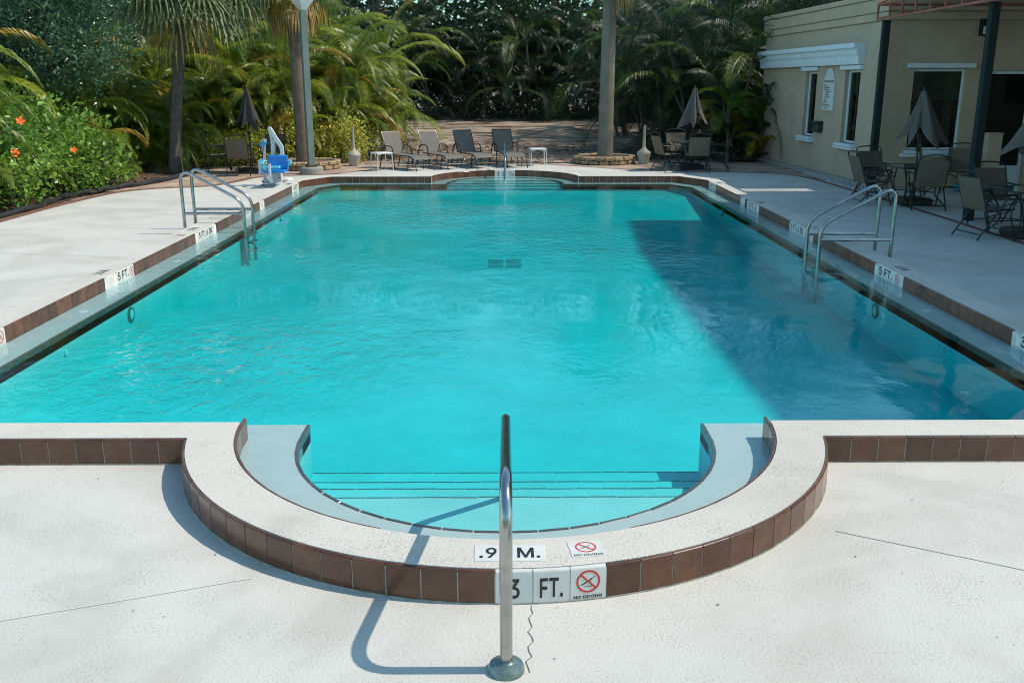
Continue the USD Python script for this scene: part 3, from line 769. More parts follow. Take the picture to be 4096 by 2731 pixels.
bld = thing('hotel_building', 'tan stucco single-storey hotel wing with white cornice and white-trimmed windows', 'building')
hA = [(tA(1.52), tA(2.30), .90, 2.50), (tA(4.08), tA(4.92), .87, 2.51)]
LB = 7.0
bxo = lambda x: x - A1[0]
hB = [(bxo(8.72), bxo(9.86), .82, 2.515), (bxo(10.36), bxo(11.34), .02, 2.48)]
part('wall', wall_with_holes(MA, LA, 3.50, .22, hA), M['stucco'], bld)
part('wall', wall_with_holes(MB, LB, 3.505, .22, hB), M['stucco'], bld)
# stepped parapet: bands proud of the wall
for F, Ln in ((MA, LA), (MB, LB)):
    o = .0 if F is MA else .0
    part('parapet_band', W(bx(Ln / 2 - .02 + (.03 if F is MA else 0), -.09, 3.595, Ln + .06, .27, .17, .012), F), M['stucco_cap'], bld)
    part('parapet_band', W(bx(Ln / 2 - .02 + (.05 if F is MA else 0), -.08, 3.82, Ln + .10, .31, .27, .012), F), M['stucco'], bld)
    part('parapet_cap', W(bx(Ln / 2 - .02 + (.07 if F is MA else 0), -.07, 4.015, Ln + .14, .37, .11, .015), F), M['stucco_cap'], bld)
part('roof', extr(Polygon([tuple(A0 + [.2, 0]), tuple(A1 + [.2, .2]), (15.0, 21.1), (15.0, 29.5)]), 3.3, 3.42), M['concrete'], bld)
part('upper_storey', bx(15.6, 30.5, 5.2, 6.8, 8.0, 4.0, .05), M['stucco'], bld)
# cornice over the side windows
prof = [(0, 2.63), (.13, 2.63), (.15, 2.72), (.15, 2.80), (.19, 2.86), (.20, 2.95), (.26, 2.99), (.26, 3.09), (0, 3.09)]
cm = trimesh.creation.extrude_polygon(Polygon(prof), LA - tA(5.08) * 0 + tA(5.05) - LA - tA(-1.9), engine='earcut'); v = cm.vertices
cm = tm(np.column_stack([tA(-1.9) + v[:, 2], v[:, 0], v[:, 1]]), cm.faces)
part('cornice', W(cm, MA), M['trim_white'], bld)
def window(F, x0, x1, z0, z1, head, blind_to, curtain=True, door=False, sillw=.08):
    cx, w, h = (x0 + x1) / 2, x1 - x0, z1 - z0
    d = -.12
    fw = .07 if door else .05
    fr = [bx(x0 + fw / 2, d, (z0 + z1) / 2, fw, .06, h, .006), bx(x1 - fw / 2, d, (z0 + z1) / 2, fw, .06, h, .006), bx(cx, d, z1 - fw / 2, w - 2 * fw, .058, fw, .006), bx(cx, d, z0 + (.24 if door else fw / 2), w - 2 * fw, .058, .44 if door else fw, .006)]
    f = part('door' if door else 'window', W(join(*fr), F), M['trim_white'], bld)
    part('pane', W(bx(cx, d - .01, (z0 + z1) / 2 + (.22 if door else 0), w - 2 * fw, .008, h - (.5 if door else 2 * fw)), F), M['pane'], f)
    if head:
        part('head', W(bx(cx, .045, head + .05, w + .30, .10, .10, .010), F), M['trim_white'], f)
    if not door:
        part('sill', W(join(bx(cx, .03, z0 - .035, w + .10, .22, .07, .010), bx(cx, .05, z0 - .105, w + .26, .14, .068, .012)), F), M['trim_white'], f)
    if blind_to:
        ms = [bx(cx, -.25 - .012 * (i % 2), z1 - (i + .5) * (z1 - blind_to) / 3, w - .02, .02, (z1 - blind_to) / 3 * .98) for i in range(3)]
        part('blind', W(join(*ms), F), M['blind'], f)
    if curtain:
        n = 13; xs = np.linspace(x0 + .10, x0 + .10 + w * .22, n)
        for side in ((xs), (np.linspace(x1 - .05 - w * .2, x1 - .05, n))) if w > 1 else (xs,):
            v, fc = [], []
            for i, x in enumerate(side):
                yy = -.36 + .03 * math.cos(i * 1.9); v += [(x, yy, z0), (x, yy, z1)]
            for i in range(n - 1): fc += [[2 * i, 2 * i + 2, 2 * i + 3], [2 * i, 2 * i + 3, 2 * i + 1]]
            part('curtain', W(tm(v, fc), F), M['curtain'], f)
    # dark room behind
    R = [bx(cx, -1.6, (z0 + z1) / 2, w + 1.2, .02, h + .8), bx(cx, -.9, z0 - .3, w + 1.2, 1.38, .02), bx(cx, -.9, z1 + .35, w + 1.2, 1.38, .02), bx(x0 - .5, -.92, (z0 + z1) / 2, .02, 1.36, h + .6), bx(x1 + .5, -.92, (z0 + z1) / 2, .02, 1.36, h + .6)]
    part('room', W(join(*R), F), M['interior'], f)
    return f
window(MA, *hA[0], 2.52, 1.93)
window(MA, *hA[1], 2.52, 1.95)
window(MB, *hB[0], 2.535, 1.86)
window(MB, *hB[1], None, None, curtain=False, door=True)
part('foundation_curb', W(bx(LA / 2, .07, .03, LA, .14, .10, .01), MA), M['concrete'], bld)

# sign on wall A
sg = thing('pool_rules_sign', 'white arched pool regulations sign on the stucco wall between two narrow windows', 'sign')
sx0, sx1 = tA(2.79), tA(3.55); cxs = (sx0 + sx1) / 2; wS = sx1 - sx0
sp = unary_union([sbox(-wS / 2 + .03, 1.57, wS / 2 - .03, 2.34), Point(0, 2.30).buffer(wS / 2 - .10)])
m = trimesh.creation.extrude_polygon(sp, .02, engine='earcut'); v = m.vertices
part('board', W(tm(np.column_stack([cxs + v[:, 0], .005 + v[:, 2], v[:, 1]]), m.faces[:, ::-1]), MA), M['white_tile'], sg)
SF = MA @ frame_mat((cxs, .0262, 0), (1, 0, 0), (0, 0, 1), (0, 1, 0))
def sign_line(text, h, z, x=None, maxw=None):
    g = meshkit.text_mesh(text, h, .0015); b = g.bounds; wd = b[1][0] - b[0][0]
    k = min(1.0, (maxw or wS * .84) / wd); g.apply_translation([-b[0][0], 0, 0]); g.apply_scale([k, 1, 1])
    g.apply_translation([-wd * k / 2 if x is None else x, z, 0])
    part('lettering', W(g, SF), M['ink'], sg)
sign_line('POOL REGULATIONS', .055, 2.235, maxw=wS * .8)
xl = -wS * .40
for i, (tx, dx) in enumerate((('Pool Hours', 0), ('NO Lifeguard on Duty', 0), ('No glass or animals', 0), ('in the pool or on deck', .1), ('Shower before', .1), ('entering pool', .1), ('No food or drink', .1), ('in pool', .1), ('No diving', .08), ('Bathing load', 0), ('Swim at your own risk', 0), ('Depth 3 FT. to 5 FT. 6 IN.', 0))):
    sign_line(tx, .028, 2.15 - i * .045, xl + dx, wS * .74)
sign_line('MAX  30', .034, 1.60, xl + .12)
wb = thing('wall_box', 'small dark green box on the stucco wall under the rules sign', 'box')
part('body', W(bx(tA(2.80), .09, 1.15, .34, .17, .24, .03), MA), M['green_box'], wb)
part('lid', W(bx(tA(2.80), .10, 1.285, .36, .19, .04, .012), MA), M['green_box'], wb)
ws = thing('wall_sconce', 'dark rectangular wall lamp high on the stucco wall behind the right canopy post', 'wall lamp')
part('housing', W(bx(bxo(10.07), .07, 3.35, .15, .14, .34, .012), MB), M['post'], ws)
part('lens', W(bx(bxo(10.07), .145, 3.29, .09, .012, .16, .004), MB), M['lamp_glass'], ws)
pier = thing('stucco_pier', 'low square stucco pier in front of the glass door', 'pier')
part('shaft', bx(10.22, 20.1, .60, .31, .31, 1.20, .012), M['stucco'], pier)
part('cap', bx(10.22, 20.1, 1.21, .33, .33, .03, .008), M['stucco_cap'], pier)

# awning frame carried on posts, gable roofed above the picture's edge
aw = thing('patio_canopy', 'dark posts carrying a red-oxide steel canopy frame over the patio', 'canopy')
for px_, y in ((7.87, 20.38), (7.83, 15.85), (7.83, 11.3)): part('post', bx(px_, y, 1.74, .14, .14, 3.48, .01), M['post'], aw)
def bar(a, b, t=.045): return tube([a, b], t / 2 * 1.15, 4)
ex0, y0c, y1c = 7.66, 20.36, 8.0
for z in (3.49, 3.77): part('front_chord', bx(ex0, (y0c + y1c) / 2, z, .045, y0c - y1c, .045), M['rust'], aw)
for i, y in enumerate(np.arange(y0c - .02, y1c, -.62)): part('strut', bx(ex0, y, 3.63, .036, .036, .235), M['rust'], aw)
rx, rz_ = 10.4, 4.95
part('end_beam', bx((ex0 + 12.9) / 2, y0c, 3.772, 12.9 - ex0 - .05, .045, .045), M['rust'], aw)
part('end_beam', bar((ex0, y0c, 3.50), (rx, y0c, 3.98), .035), M['rust'], aw)
for y in np.arange(y0c, y1c - .1, -2.05):
    part('rafter', bar((ex0, y, 3.80), (rx, y, rz_)), M['rust'], aw); part('rafter', bar((rx, y, rz_), (13.0, y, 3.80)), M['rust'], aw)
part('canopy_cloth', tm([(7.62, 20.2, 3.82), (7.62, 7.9, 3.82), (rx, 7.9, rz_ + .06), (rx, 20.2, rz_ + .06), (13.1, 7.9, 3.82), (13.1, 20.2, 3.82)], [[0, 1, 2], [0, 2, 3], [3, 2, 4], [3, 4, 5]]), M['fabric_canopy'], aw)

# the tall hotel block outside the frame to the right whose shadow lies on the pool
ht = thing('hotel_tower', 'tall tan hotel block rising beyond the patio on the right', 'building')
part('wall', bx(22, 12.05, 7.6, 14, 12.3, 15.4), M['hotel'], ht)
part('wall', bx(22, 19.45, 5.2, 14, 2.5, 10.4), M['hotel'], ht)
for fl in range(4):
    for k in range(4):
        part('window', bx(14.99, 7.9 + k * 2.9, 2.4 + fl * 3.4, .06, 1.7, 1.5), M['green_box'], ht)

# ------------------------------------------------------------------ lamp post, planters, receptacles
lp = thing('lamp_post', 'square green-grey lamp post with frosted lantern beside the left palm trunk', 'lamp post', (-4.95, 24.45, 0))
part('base', lathe([(0, .17), (.26, .17), (.29, .14), (.30, 0)], 28), M['concrete'], lp)
part('base_collar', bx(0, 0, .20, .26, .26, .05, .012, rz=28), M['trim'], lp)
part('post', bx(0, 0, 2.07, .16, .16, 3.74, .008, rz=28), M['lamp_post'], lp)
part('lantern', lathe([(.08, 3.94), (.10, 3.97), (.42, 4.33), (.42, 4.40)], 4), M['lamp_glass'], lp)
part('lantern_cap', lathe([(.44, 4.40), (.44, 4.46), (0, 4.60)], 4), M['lamp_post'], lp)

def ring_planter(label, x, y, R, courses, seed):
    t = thing('ring_planter', label, 'planter', (x, y, 0))
    rr = random.Random(seed); n = int(2 * PI * R / .27)
    for c in range(courses):
        for i in range(n):
            a = 2 * PI * (i + .5 * c) / n + rr.uniform(-.01, .01)
            m = bx(0, 0, 0, 2 * PI * R / n * .97 + rr.uniform(-.01, .006), .17 + rr.uniform(-.012, .012), .105, .022)
            v = m.vertices + np.array([[rr.uniform(-.007, .007) for _ in range(3)] for _ in m.vertices])
            m = xf(tm(v, m.faces), trimesh.transformations.rotation_matrix(a + PI / 2, [0, 0, 1])); m.apply_translation([R * math.cos(a), R * math.sin(a), .054 + c * .109])
            part('block', m, M['block'], t)
    part('soil', lathe([(R - .08, .02), (R - .08, .109 * courses - .05), (.2, .109 * courses - .02), (0, .109 * courses)], 24), M['mulch'], t)
    return t
ring_planter('round planter of tan retaining blocks around the left palm behind the lamp post', -5.35, 26.0, .80, 2, 3)
ring_planter('round planter of tan retaining blocks around the right palm behind the pool', 2.85, 27.6, .82, 2, 5)

def receptacle(label, x, y):
    t = thing('ash_receptacle', label, 'ash receptacle', (x, y, 0))
    part('base_pot', lathe([(0, 0), (.125, 0), (.13, .02), (.175, .20), (.198, .27), (.198, .30), (.19, .315)], 24, lambda z, a: 1 + .018 * (np.cos(a * 24) > 0) * ((z > .04) & (z < .19))), M['ash'], t)
    part('cover', lathe([(.192, .315), (.185, .335), (.12, .39), (.07, .43), (.05, .49), (.036, .75), (.03, 1.04), (.022, 1.06), (0, 1.062)], 24), M['ash'], t, smooth=40)
    h = lathe([(0, 0), (.012, 0), (.012, .004)], 12); part('hole', xf(h, frame_mat((0, -.031, .99), (1, 0, 0), (0, 0, 1), (0, -1, 0))), M['ink'], t)
    return t
receptacle('beige long-necked ash receptacle left of the loungers near the brown shrub', -4.22, 26.75)
receptacle('beige long-necked ash receptacle right of the right palm planter', 3.95, 27.2)

# ------------------------------------------------------------------ loungers and side tables
def make_lounger(label, loc, rz):
    t = thing('sun_lounger', label, 'sun lounger', loc, rz, None)
    hw = .275
    rec = math.radians(26)
    back = [(0, .02, .40)] + [(0, -.30 * k / 3 - .02 * math.sin(k), .40 + .205 * k) for k in range(1, 4)]
    def slingstrip(pts, w, th=.012):
        p = np.array(pts, float); n = len(p); v = []; 
        tdir = np.gradient(p, axis=0); tdir /= np.linalg.norm(tdir, axis=1, keepdims=True); nn = np.cross([1, 0, 0], tdir)
        for s in (-1, 1):
            for o in (-th / 2, th / 2):
                v.append(p + np.array([s * w, 0, 0]) + nn * o)
        v = np.stack(v, 1).reshape(-1, 3); f = []
        for i in range(n - 1):
            a, b = 4 * i, 4 * (i + 1)
            for q, r in ((0, 2), (2, 3), (3, 1), (1, 0)): f += [[a + q, b + q, b + r], [a + q, b + r, a + r]]
        f += [[0, 1, 3], [0, 3, 2], [4 * n - 4, 4 * n - 1, 4 * n - 3], [4 * n - 4, 4 * n - 2, 4 * n - 1]]
        return tm(v, f)
    bk = [(0, .0, .385), (0, -.07, .52), (0, -.17, .72), (0, -.27, .90), (0, -.30, .945)]
    st = [(0, .02, .375), (0, .30, .365), (0, .70, .37), (0, .98, .375), (0, 1.12, .345), (0, 1.20, .285)]
    part('backrest', slingstrip(bk, hw - .012), M['sling_grey'], t)
    part('seat', slingstrip(st, hw - .012), M['sling_grey'], t)
    for s in (-1, 1):
        part('back_rail', tube([(s * hw, y, z) for _, y, z in bk], .014, 6), M['bronze_metal'], t)
        part('seat_rail', tube(bend([(s * hw, -.02, .375), (s * hw, .98, .372), (s * hw, 1.22, .27), (s * (hw + .01), 1.32, 0)], [.12, .06], 5), .014, 6), M['bronze_metal'], t)
        part('armrest', tube(bend([(s * (hw + .03), -.36, 0), (s * (hw + .03), -.16, .59), (s * (hw + .03), .26, .60), (s * (hw + .03), .34, 0)], [.10, .12], 6), .015, 6), M['bronze_metal'], t)
        part('leg', tube([(s * (hw - .02), .95, .36), (s * (hw - .02), .86, 0)], .013, 6), M['bronze_metal'], t)
        part('back_strut', tube([(s * hw, -.12, .60), (s * (hw + .02), -.34, .36)], .010, 6), M['bronze_metal'], t)
    part('cross_bar', tube([(-hw - .01, 1.275, .15), (hw + .01, 1.275, .15)], .012, 6), M['bronze_metal'], t)
    part('cross_bar', tube([(-hw, -.30, .95), (hw, -.30, .95)], .014, 6), M['bronze_metal'], t)
    return t
lg = make_lounger('first lounger from the left, brightest, turned most to the right', (-2.95, 26.05, 0), -139 + 0)
LG = 'grey sling loungers in a row behind the pool'
lg.SetCustomDataByKey('group', LG)
for (x, y, r, lab) in ((-2.0, 26.5, -146, 'second lounger from the left, with a sunlit stripe on its backrest'), (-1.08, 26.85, -153, 'third lounger from the left, its grey sling all in shade'),
                       (-.02, 27.15, -164, 'rightmost lounger, behind the far handrail, beside the white table')):
    copy_of(lg, (x, y, 0), r, lab, LG)

def side_table(label, x, y, rz):
    t = thing('side_table', label, 'side table', (x, y, 0), rz)
    part('tabletop', bx(0, 0, .455, .46, .46, .035, .014), M['white_paint'], t)
    for s in (-1, 1):
        for q in (-1, 1):
            part('leg', tube(bend([(s * .10, q * .19, .43), (s * .205, q * .205, .43), (s * .225, q * .225, 0)], .06, 5), .0135, 6), M['white_paint'], t)
    return t
side_table('white square side table at the left end of the lounger row', -3.25, 25.25, 32)
side_table('white square side table at the right end of the lounger row', .92, 26.75, 6)

# ------------------------------------------------------------------ patio sets
def make_chair(label, loc, rz, group):
    t = thing('patio_chair', label, 'chair', loc, rz, group)
    hw = .27
    def quad(a, b, w, th=.012, sag=0):
        v = []; n = 5
        for i in range(n):
            k = i / (n - 1); p = np.array(a) * (1 - k) + np.array(b) * k
            for s in (-1, -.5, 0, .5, 1): v.append((s * w, p[1] - sag * (1 - s * s) * math.sin(PI * k), p[2] - sag * .6 * (1 - s * s) * math.sin(PI * k)))
        f = []
        for i in range(n - 1):
            for j in range(4): q = i * 5 + j; f += [[q, q + 1, q + 6], [q, q + 6, q + 5]]
        m = tm(v, f); m2 = tm(np.array(v) + [0, -th * .7, -th * .7], [[c, b_, a_] for a_, b_, c in f]); return join(m, m2)
    part('backrest', quad((0, -.215, .43), (0, -.375, .90), hw - .012, sag=.03), M['sling'], t)
    part('seat', quad((0, -.20, .425), (0, .22, .445), hw - .012, sag=.012), M['sling'], t)
    arch = [(-hw, -.205, .40), (-hw, -.375, .90)] + [(-hw + .02 + (2 * hw - .04) * k, -.395 - .02 * math.sin(PI * k), .965 + .035 * math.sin(PI * k)) for k in np.linspace(0, 1, 7)] + [(hw, -.375, .90), (hw, -.205, .40)]
    part('back_frame', tube(arch, .0125, 6), M['dark_metal'], t)
    for s in (-1, 1):
        x = s * (hw + .025)
        part('armrest', tube(bend([(x, -.30, .66), (x, -.05, .655), (x, .22, .66), (x, .27, .60)], .05, 4), .016, 6), M['dark_metal'], t)
        part('leg', tube([(x, .25, .645), (x, .17, .36), (x, .30, 0)], .0125, 6), M['dark_metal'], t)
        part('leg', tube([(x, .12, .655), (x, -.10, .33), (x, -.34, 0)], .0125, 6), M['dark_metal'], t)
        part('seat_rail', tube([(s * hw, -.22, .42), (s * hw, .24, .445)], .0125, 6), M['dark_metal'], t)
    part('stretcher', tube([(-hw - .025, -.28, .085), (hw + .025, -.28, .085)], .010, 6), M['dark_metal'], t)
    part('stretcher', tube([(-hw - .02, .24, .12), (hw + .02, .24, .12)], .010, 6), M['dark_metal'], t)
    part('seat_brace', tube([(-hw, .18, .42), (0, .02, .30), (hw, .18, .42)], .009, 6), M['dark_metal'], t)
    return t
def make_table(label, loc, rz, group=None):
    t = thing('patio_table', label, 'table', loc, rz, group)
    part('glass_top', bx(0, 0, .715, .93, .93, .010, .003), M['glass_dark'], t)
    fr = [bx(0, s * .465, .712, .96, .026, .028, .005) for s in (-1, 1)] + [bx(s * .465, 0, .712, .026, .904, .028, .005) for s in (-1, 1)]
    part('rim', join(*fr), M['dark_metal'], t)
    for s in (-1, 1):
        for q in (-1, 1):
            part('leg', tube(bend([(s * .42, q * .42, .70), (s * .30, q * .30, .42), (s * .26, q * .26, .22), (s * .43, q * .43, 0)], .12, 4), .0135, 6), M['dark_metal'], t)
    part('stretcher', join(tube([(-.28, -.28, .25), (.28, .28, .25)], .009, 5), tube([(-.28, .28, .25), (.28, -.28, .25)], .009, 5)), M['dark_metal'], t)
    return t
def make_umbrella(label, loc, rz, m, seed=1, wide=.34, lean=0.0):
    t = thing('closed_umbrella', label, 'umbrella', loc, rz)
    rr = random.Random(seed)
    n = 48; a = np.arange(n) * 2 * PI / n; k = 12
    zt, zb = 2.10, 1.10; v = []
    ph = [rr.uniform(0, 2 * PI) for _ in range(8)]
    tri = lambda x: np.abs(((x / (2 * PI)) % 1.0) * 2 - 1)
    lobe = tri(a * 5 + ph[0] + .5 * np.sin(a + ph[1])); amp = 1 + .22 * np.sin(a * 1 + ph[2]) + .14 * np.sin(a * 2 + ph[3])
    for i in range(k):
        u = i / (k - 1)
        env = .05 + (wide - .06) * (u ** 1.05)
        fold = (lobe + .08 * np.sin(a * 9 + ph[4] + 2 * u)) ** 1.15
        R = env * (.36 + .64 * fold * (.35 + .65 * u) + .25 * (1 - u)) * amp
        low = (1 - lobe ** 1.4) * (.30 + .12 * np.sin(a * 2 + ph[5])) + .06 * np.sin(a + ph[6])
        z = zt - (zt - zb) * u + (low * u ** 2.5)
        if i == 0: R = R * 0 + .018; z = z * 0 + zt
        if i == 1: z = z * 0 + zt - .03; R = R * 0 + .055
        v += list(zip(R * np.cos(a), R * np.sin(a), z))
    f = []
    for i in range(k - 1):
        for j in range(n):
            a0, a1, b0, b1 = i * n + j, i * n + (j + 1) % n, (i + 1) * n + j, (i + 1) * n + (j + 1) % n
            f += [[a0, b1, a1], [a0, b0, b1]]
    part('canopy', tm(v, f), m, t, smooth=50)
    part('pole', tube([(0, 0, .1), (0, 0, 2.12)], .019, 10), M['dark_metal'], t)
    part('finial', lathe([(.02, 2.11), (.03, 2.13), (.012, 2.16), (0, 2.17)], 10), M['dark_metal'], t)
    part('hub', lathe([(.02, .98), (.045, 1.0), (.045, 1.05), (.02, 1.08)], 10), M['dark_metal'], t)
    return t
def make_base(label, loc, rz, group=None, round_=False):
    t = thing('umbrella_base', label, 'umbrella base', loc, rz, group)
    part('weight', lathe([(0, .13), (.28, .12), (.36, .07), (.37, 0)], 24) if round_ else bx(0, 0, .065, .56, .56, .13, .03), M['black_plastic'], t)
    part('socket', lathe([(.028, .42), (.03, .42), (.04, .2), (.06, .13)], 12), M['dark_metal'], t)
    return t
S1, S2, SL, SR = (7.78, 18.0), (7.85, 14.05), (-6.55, 24.75), (5.0, 25.55)
c0 = make_chair('chair left of the nearer patio set near the canopy post, facing right', (6.98, 18.05, 0), -88, None)
def chair(x, y, r, lab): return copy_of(c0, (x, y, 0), r, lab)
c0.SetCustomDataByKey('label', 'chair at the left of the patio table before the big window, facing right')
chair(7.72, 17.35, -8, 'chair with its back to the pool in front of the table before the big window')
chair(7.45, 19.05, 188, 'chair behind the table before the big window, beside the left canopy post')
chair(9.55, 19.95, 150, 'lone chair against the wall under the big window, mostly hidden by another')
chair(7.21, 14.03, -80, 'nearest chair at the right edge, its tan back to the ladder')
chair(7.95, 15.15, 184, 'chair behind the glass table at the right picture edge, facing the pool')
chair(-6.62, 23.98, 2, 'chair with its back to the pool at the left rear table near the lift')
chair(-7.45, 24.95, -70, 'chair at the left of the left rear table, in shade')
chair(-6.25, 25.75, 176, 'chair behind the left rear table, half hidden by the table')
chair(4.98, 24.72, -4, 'tan chair with its back to the pool at the right rear table')
chair(4.28, 25.15, -72, 'chair at the left of the right rear table, seen from the side')
chair(4.75, 26.25, 182, 'chair behind the right rear table by the dark palms')
chair(5.62, 25.35, 76, 'chair at the right of the right rear table, seen from the side')
t0 = make_table('glass-topped square table before the big window, with closed umbrella', (*S1, 0), 4)
copy_of(t0, (*S2, 0), 2, 'glass-topped square table at the right edge of the picture')
copy_of(t0, (*SL, 0), 8, 'dark square table at the left rear by the pool lift')
copy_of(t0, (*SR, 0), 5, 'dark square table at the right rear before the palms')
make_umbrella('closed taupe umbrella before the big hotel window', (*S1, 0), 20, M['umb'], 3, .50)
make_umbrella('closed umbrella cut by the right picture edge', (*S2, 0), 60, M['umb'], 5, .50)
make_umbrella('closed charcoal umbrella at the left rear table', (*SL, 0), 40, M['umb_dark'], 8, .38)
make_umbrella('closed taupe umbrella at the right rear table before the palms', (*SR, 0), 10, M['umb'], 11, .42)
make_base('square black umbrella base under the table before the big window', (S1[0], S1[1], 0), 3)
make_base('square black umbrella base under the table at the right edge', (S2[0], S2[1], 0), 2)
make_base('rounded black umbrella base under the left rear table', (*SL, 0), 0, None, True)
make_base('square black umbrella base under the right rear table', (*SR, 0), 4)
lean = thing('wooden_pole', 'weathered wooden pole leaning behind the table before the big window', 'pole', (8.62, 19.4, 0))
part('shaft', tube([(0, 0, 0), (-.42, -.35, 1.35)], [.035, .03], 8), M['bark'], lean)
rb = thing('toy_bucket', 'red plastic tub on the patio floor by the right canopy post', 'bucket', (9.95, 20.35, 0))
part('tub', lathe([(0, .02), (.13, .0), (.17, .26), (.18, .27), (.165, .25), (0, .05)], 16), M['red_plastic'], rb)
part('handle', tube([(.17 * math.cos(a), 0, .26 + .16 * math.sin(a)) for a in np.linspace(0, PI, 9)], .01, 5), M['black_plastic'], rb)
bb = thing('float_toy', 'small blue float lying beside the red tub', 'toy', (9.70, 20.25, 0))
part('body', lathe([(0, 0), (.09, .01), (.10, .06), (.06, .13), (.05, .14), (0, .15)], 12), M['blue_plastic'], bb)

# ------------------------------------------------------------------ pool lift
lf = thing('pool_lift', 'white pool lift with bright blue seat and teal armrests at the far left corner', 'pool lift', (-5.16, 21.45, 0), 0)
def pz(pts): return [((x - 480) / 1000.0, (1480 - z) / 1000.0) for x, z in pts]
def pl(name, pts, y, th, m, parent=None, smooth=False): return part(name, plate(pz(pts), y, th), m, parent or lf)
mast = pl('mast', [(350, 215), (360, 190), (385, 178), (420, 190), (505, 330), (505, 480), (470, 560), (460, 1200), (370, 1200), (395, 600), (395, 480)], .12, .05, M['lift_paint'])
for q in ((460, 365), (450, 445), (460, 540)):
    g = lathe([(0, .012), (.014, .012), (.014, 0)], 12); x, z = pz([q])[0]
    part('bolt', xf(g, frame_mat((x, .094, z), (1, 0, 0), (0, 0, 1), (0, -1, 0))), M['flange'], mast)
pl('boom', [(395, 182), (432, 180), (500, 295), (690, 605), (694, 830), (622, 830), (616, 650), (520, 480), (440, 330), (400, 230)], .02, .07, M['white_paint'])
part('actuator', tube([(.02, .05, 1.10), (-.015, .05, .62)], .016, 10), M['white_paint'], lf)
part('actuator', tube([(.045, .03, .98), (.015, .03, .62)], .012, 10), M['steel'], lf)
body = pl('base_frame', [(150, 1385), (160, 1360), (185, 1348), (300, 1340), (325, 1300), (335, 1150), (580, 1150), (600, 1280), (610, 1370), (560, 1400), (420, 1447), (180, 1425)], .10, .16, M['lift_paint'])
for q in ((180, 1385), (290, 1400), (400, 1418), (548, 1300)):
    g = lathe([(0, .012), (.018, .012), (.018, 0)], 12); x, z = pz([q])[0]
    part('bolt', xf(g, frame_mat((x, .019, z), (1, 0, 0), (0, 0, 1), (0, -1, 0))), M['flange'], body)
pl('anchor_foot', [(165, 1480), (175, 1440), (195, 1428), (215, 1440), (235, 1480)], .02, .06, M['flange'])
part('anchor_plate', bx(-.12, .10, .012, .50, .20, .024, .006), M['lift_paint'], lf)
pl('console_post', [(205, 480), (215, 455), (250, 443), (285, 455), (292, 480), (262, 560), (240, 1345), (172, 1345), (200, 600)], .14, .05, M['white_paint'])
part('control_box', xf(bx(0, 0, 0, .16, .05, .085, .012), trimesh.transformations.compose_matrix(translate=(-.245, .08, .93), angles=(0, math.radians(-46), 0))), M['blue_box'], lf)
part('power_pack', bx(-.357, .18, .40, .105, .16, .365, .03), M['lift_paint'], lf)
def rbox(cx, cy, cz, sx, sy, sz, r):
    import manifold3d as mf
    b = []
    for X in (-1, 1):
        for Y in (-1, 1):
            for Z in (-1, 1):
                sp = trimesh.creation.icosphere(1, r); sp.apply_translation([X * (sx / 2 - r), Y * (sy / 2 - r), Z * (sz / 2 - r)]); b.append(sp.vertices)
    m = trimesh.convex.convex_hull(np.vstack(b)); m.apply_translation([cx, cy, cz]); return tm(m.vertices, m.faces)
seat = part('seat', join(rbox(.085, -.02, .525, .455, .09, .32, .042), xf(rbox(0, 0, 0, .50, .42, .085, .04), trimesh.transformations.compose_matrix(translate=(.068, -.24, .345), angles=(math.radians(-6), 0, 0)))), M['blue'], lf, smooth=50)
for s, x in ((-1, -.24), (1, .375)):
    part('armrest', xf(bx(0, 0, 0, .10, .24, .04, .012), trimesh.transformations.compose_matrix(translate=(x, -.16, .53), angles=(math.radians(16), math.radians(-38 * (1 if s > 0 else .4)), 0))), M['teal'], lf)
    part('armrest_bar', tube([(.085 + s * .20, -.03, .555), (x, -.10, .555)], .012, 8), M['white_paint'], lf)
part('footrest', bx(.045, -.52, .46, .39, .10, .055, .012), M['teal'], lf)
part('footrest_tread', join(*[bx(-.12 + i * .035, -.52, .491, .02, .08, .008) for i in range(10)]), M['blue_box'], lf)
part('footrest_arm', bx(.022, -.585, .39, .055, .035, .29, .01), M['white_paint'], lf)
pl('footrest_bracket', [(432, 1195), (445, 1180), (520, 1255), (520, 1370), (505, 1372), (430, 1290)], -.50, .04, M['white_paint'])
pl('footrest_bracket', [(395, 1270), (405, 1230), (412, 1300), (450, 1370), (440, 1378), (395, 1310)], -.30, .03, M['white_paint'])
part('cable', tube([(-.25, .10, .88), (-.31, .12, .5), (-.20, .14, .25), (-.17, .14, .36), (-.2, .16, .14)], .006, 5), M['ink'], lf)
cl = thing('bundled_cover', 'crumpled white cover bundled on the deck beside the pool lift', 'cover', (-4.93, 21.75, 0))
m = trimesh.creation.icosphere(3, 1.0); v = m.vertices * [.15, .12, .085]; v *= (1 + .5 * (meshkit.fbm(v * 14, 3, 4)[:, None] - .5)); v[:, 2] = np.maximum(v[:, 2] + .07, .002)
m2 = trimesh.creation.icosphere(2, 1.0); v2 = m2.vertices * [.09, .07, .055]; v2 *= (1 + .5 * (meshkit.fbm(v2 * 22, 3, 9)[:, None] - .5)); v2[:, 2] = np.maximum(v2[:, 2] + .045, .002); v2 += [.16, -.06, 0]
part('cloth', join(tm(v, m.faces), tm(v2, m2.faces)), M['cloth'], cl, smooth=35)

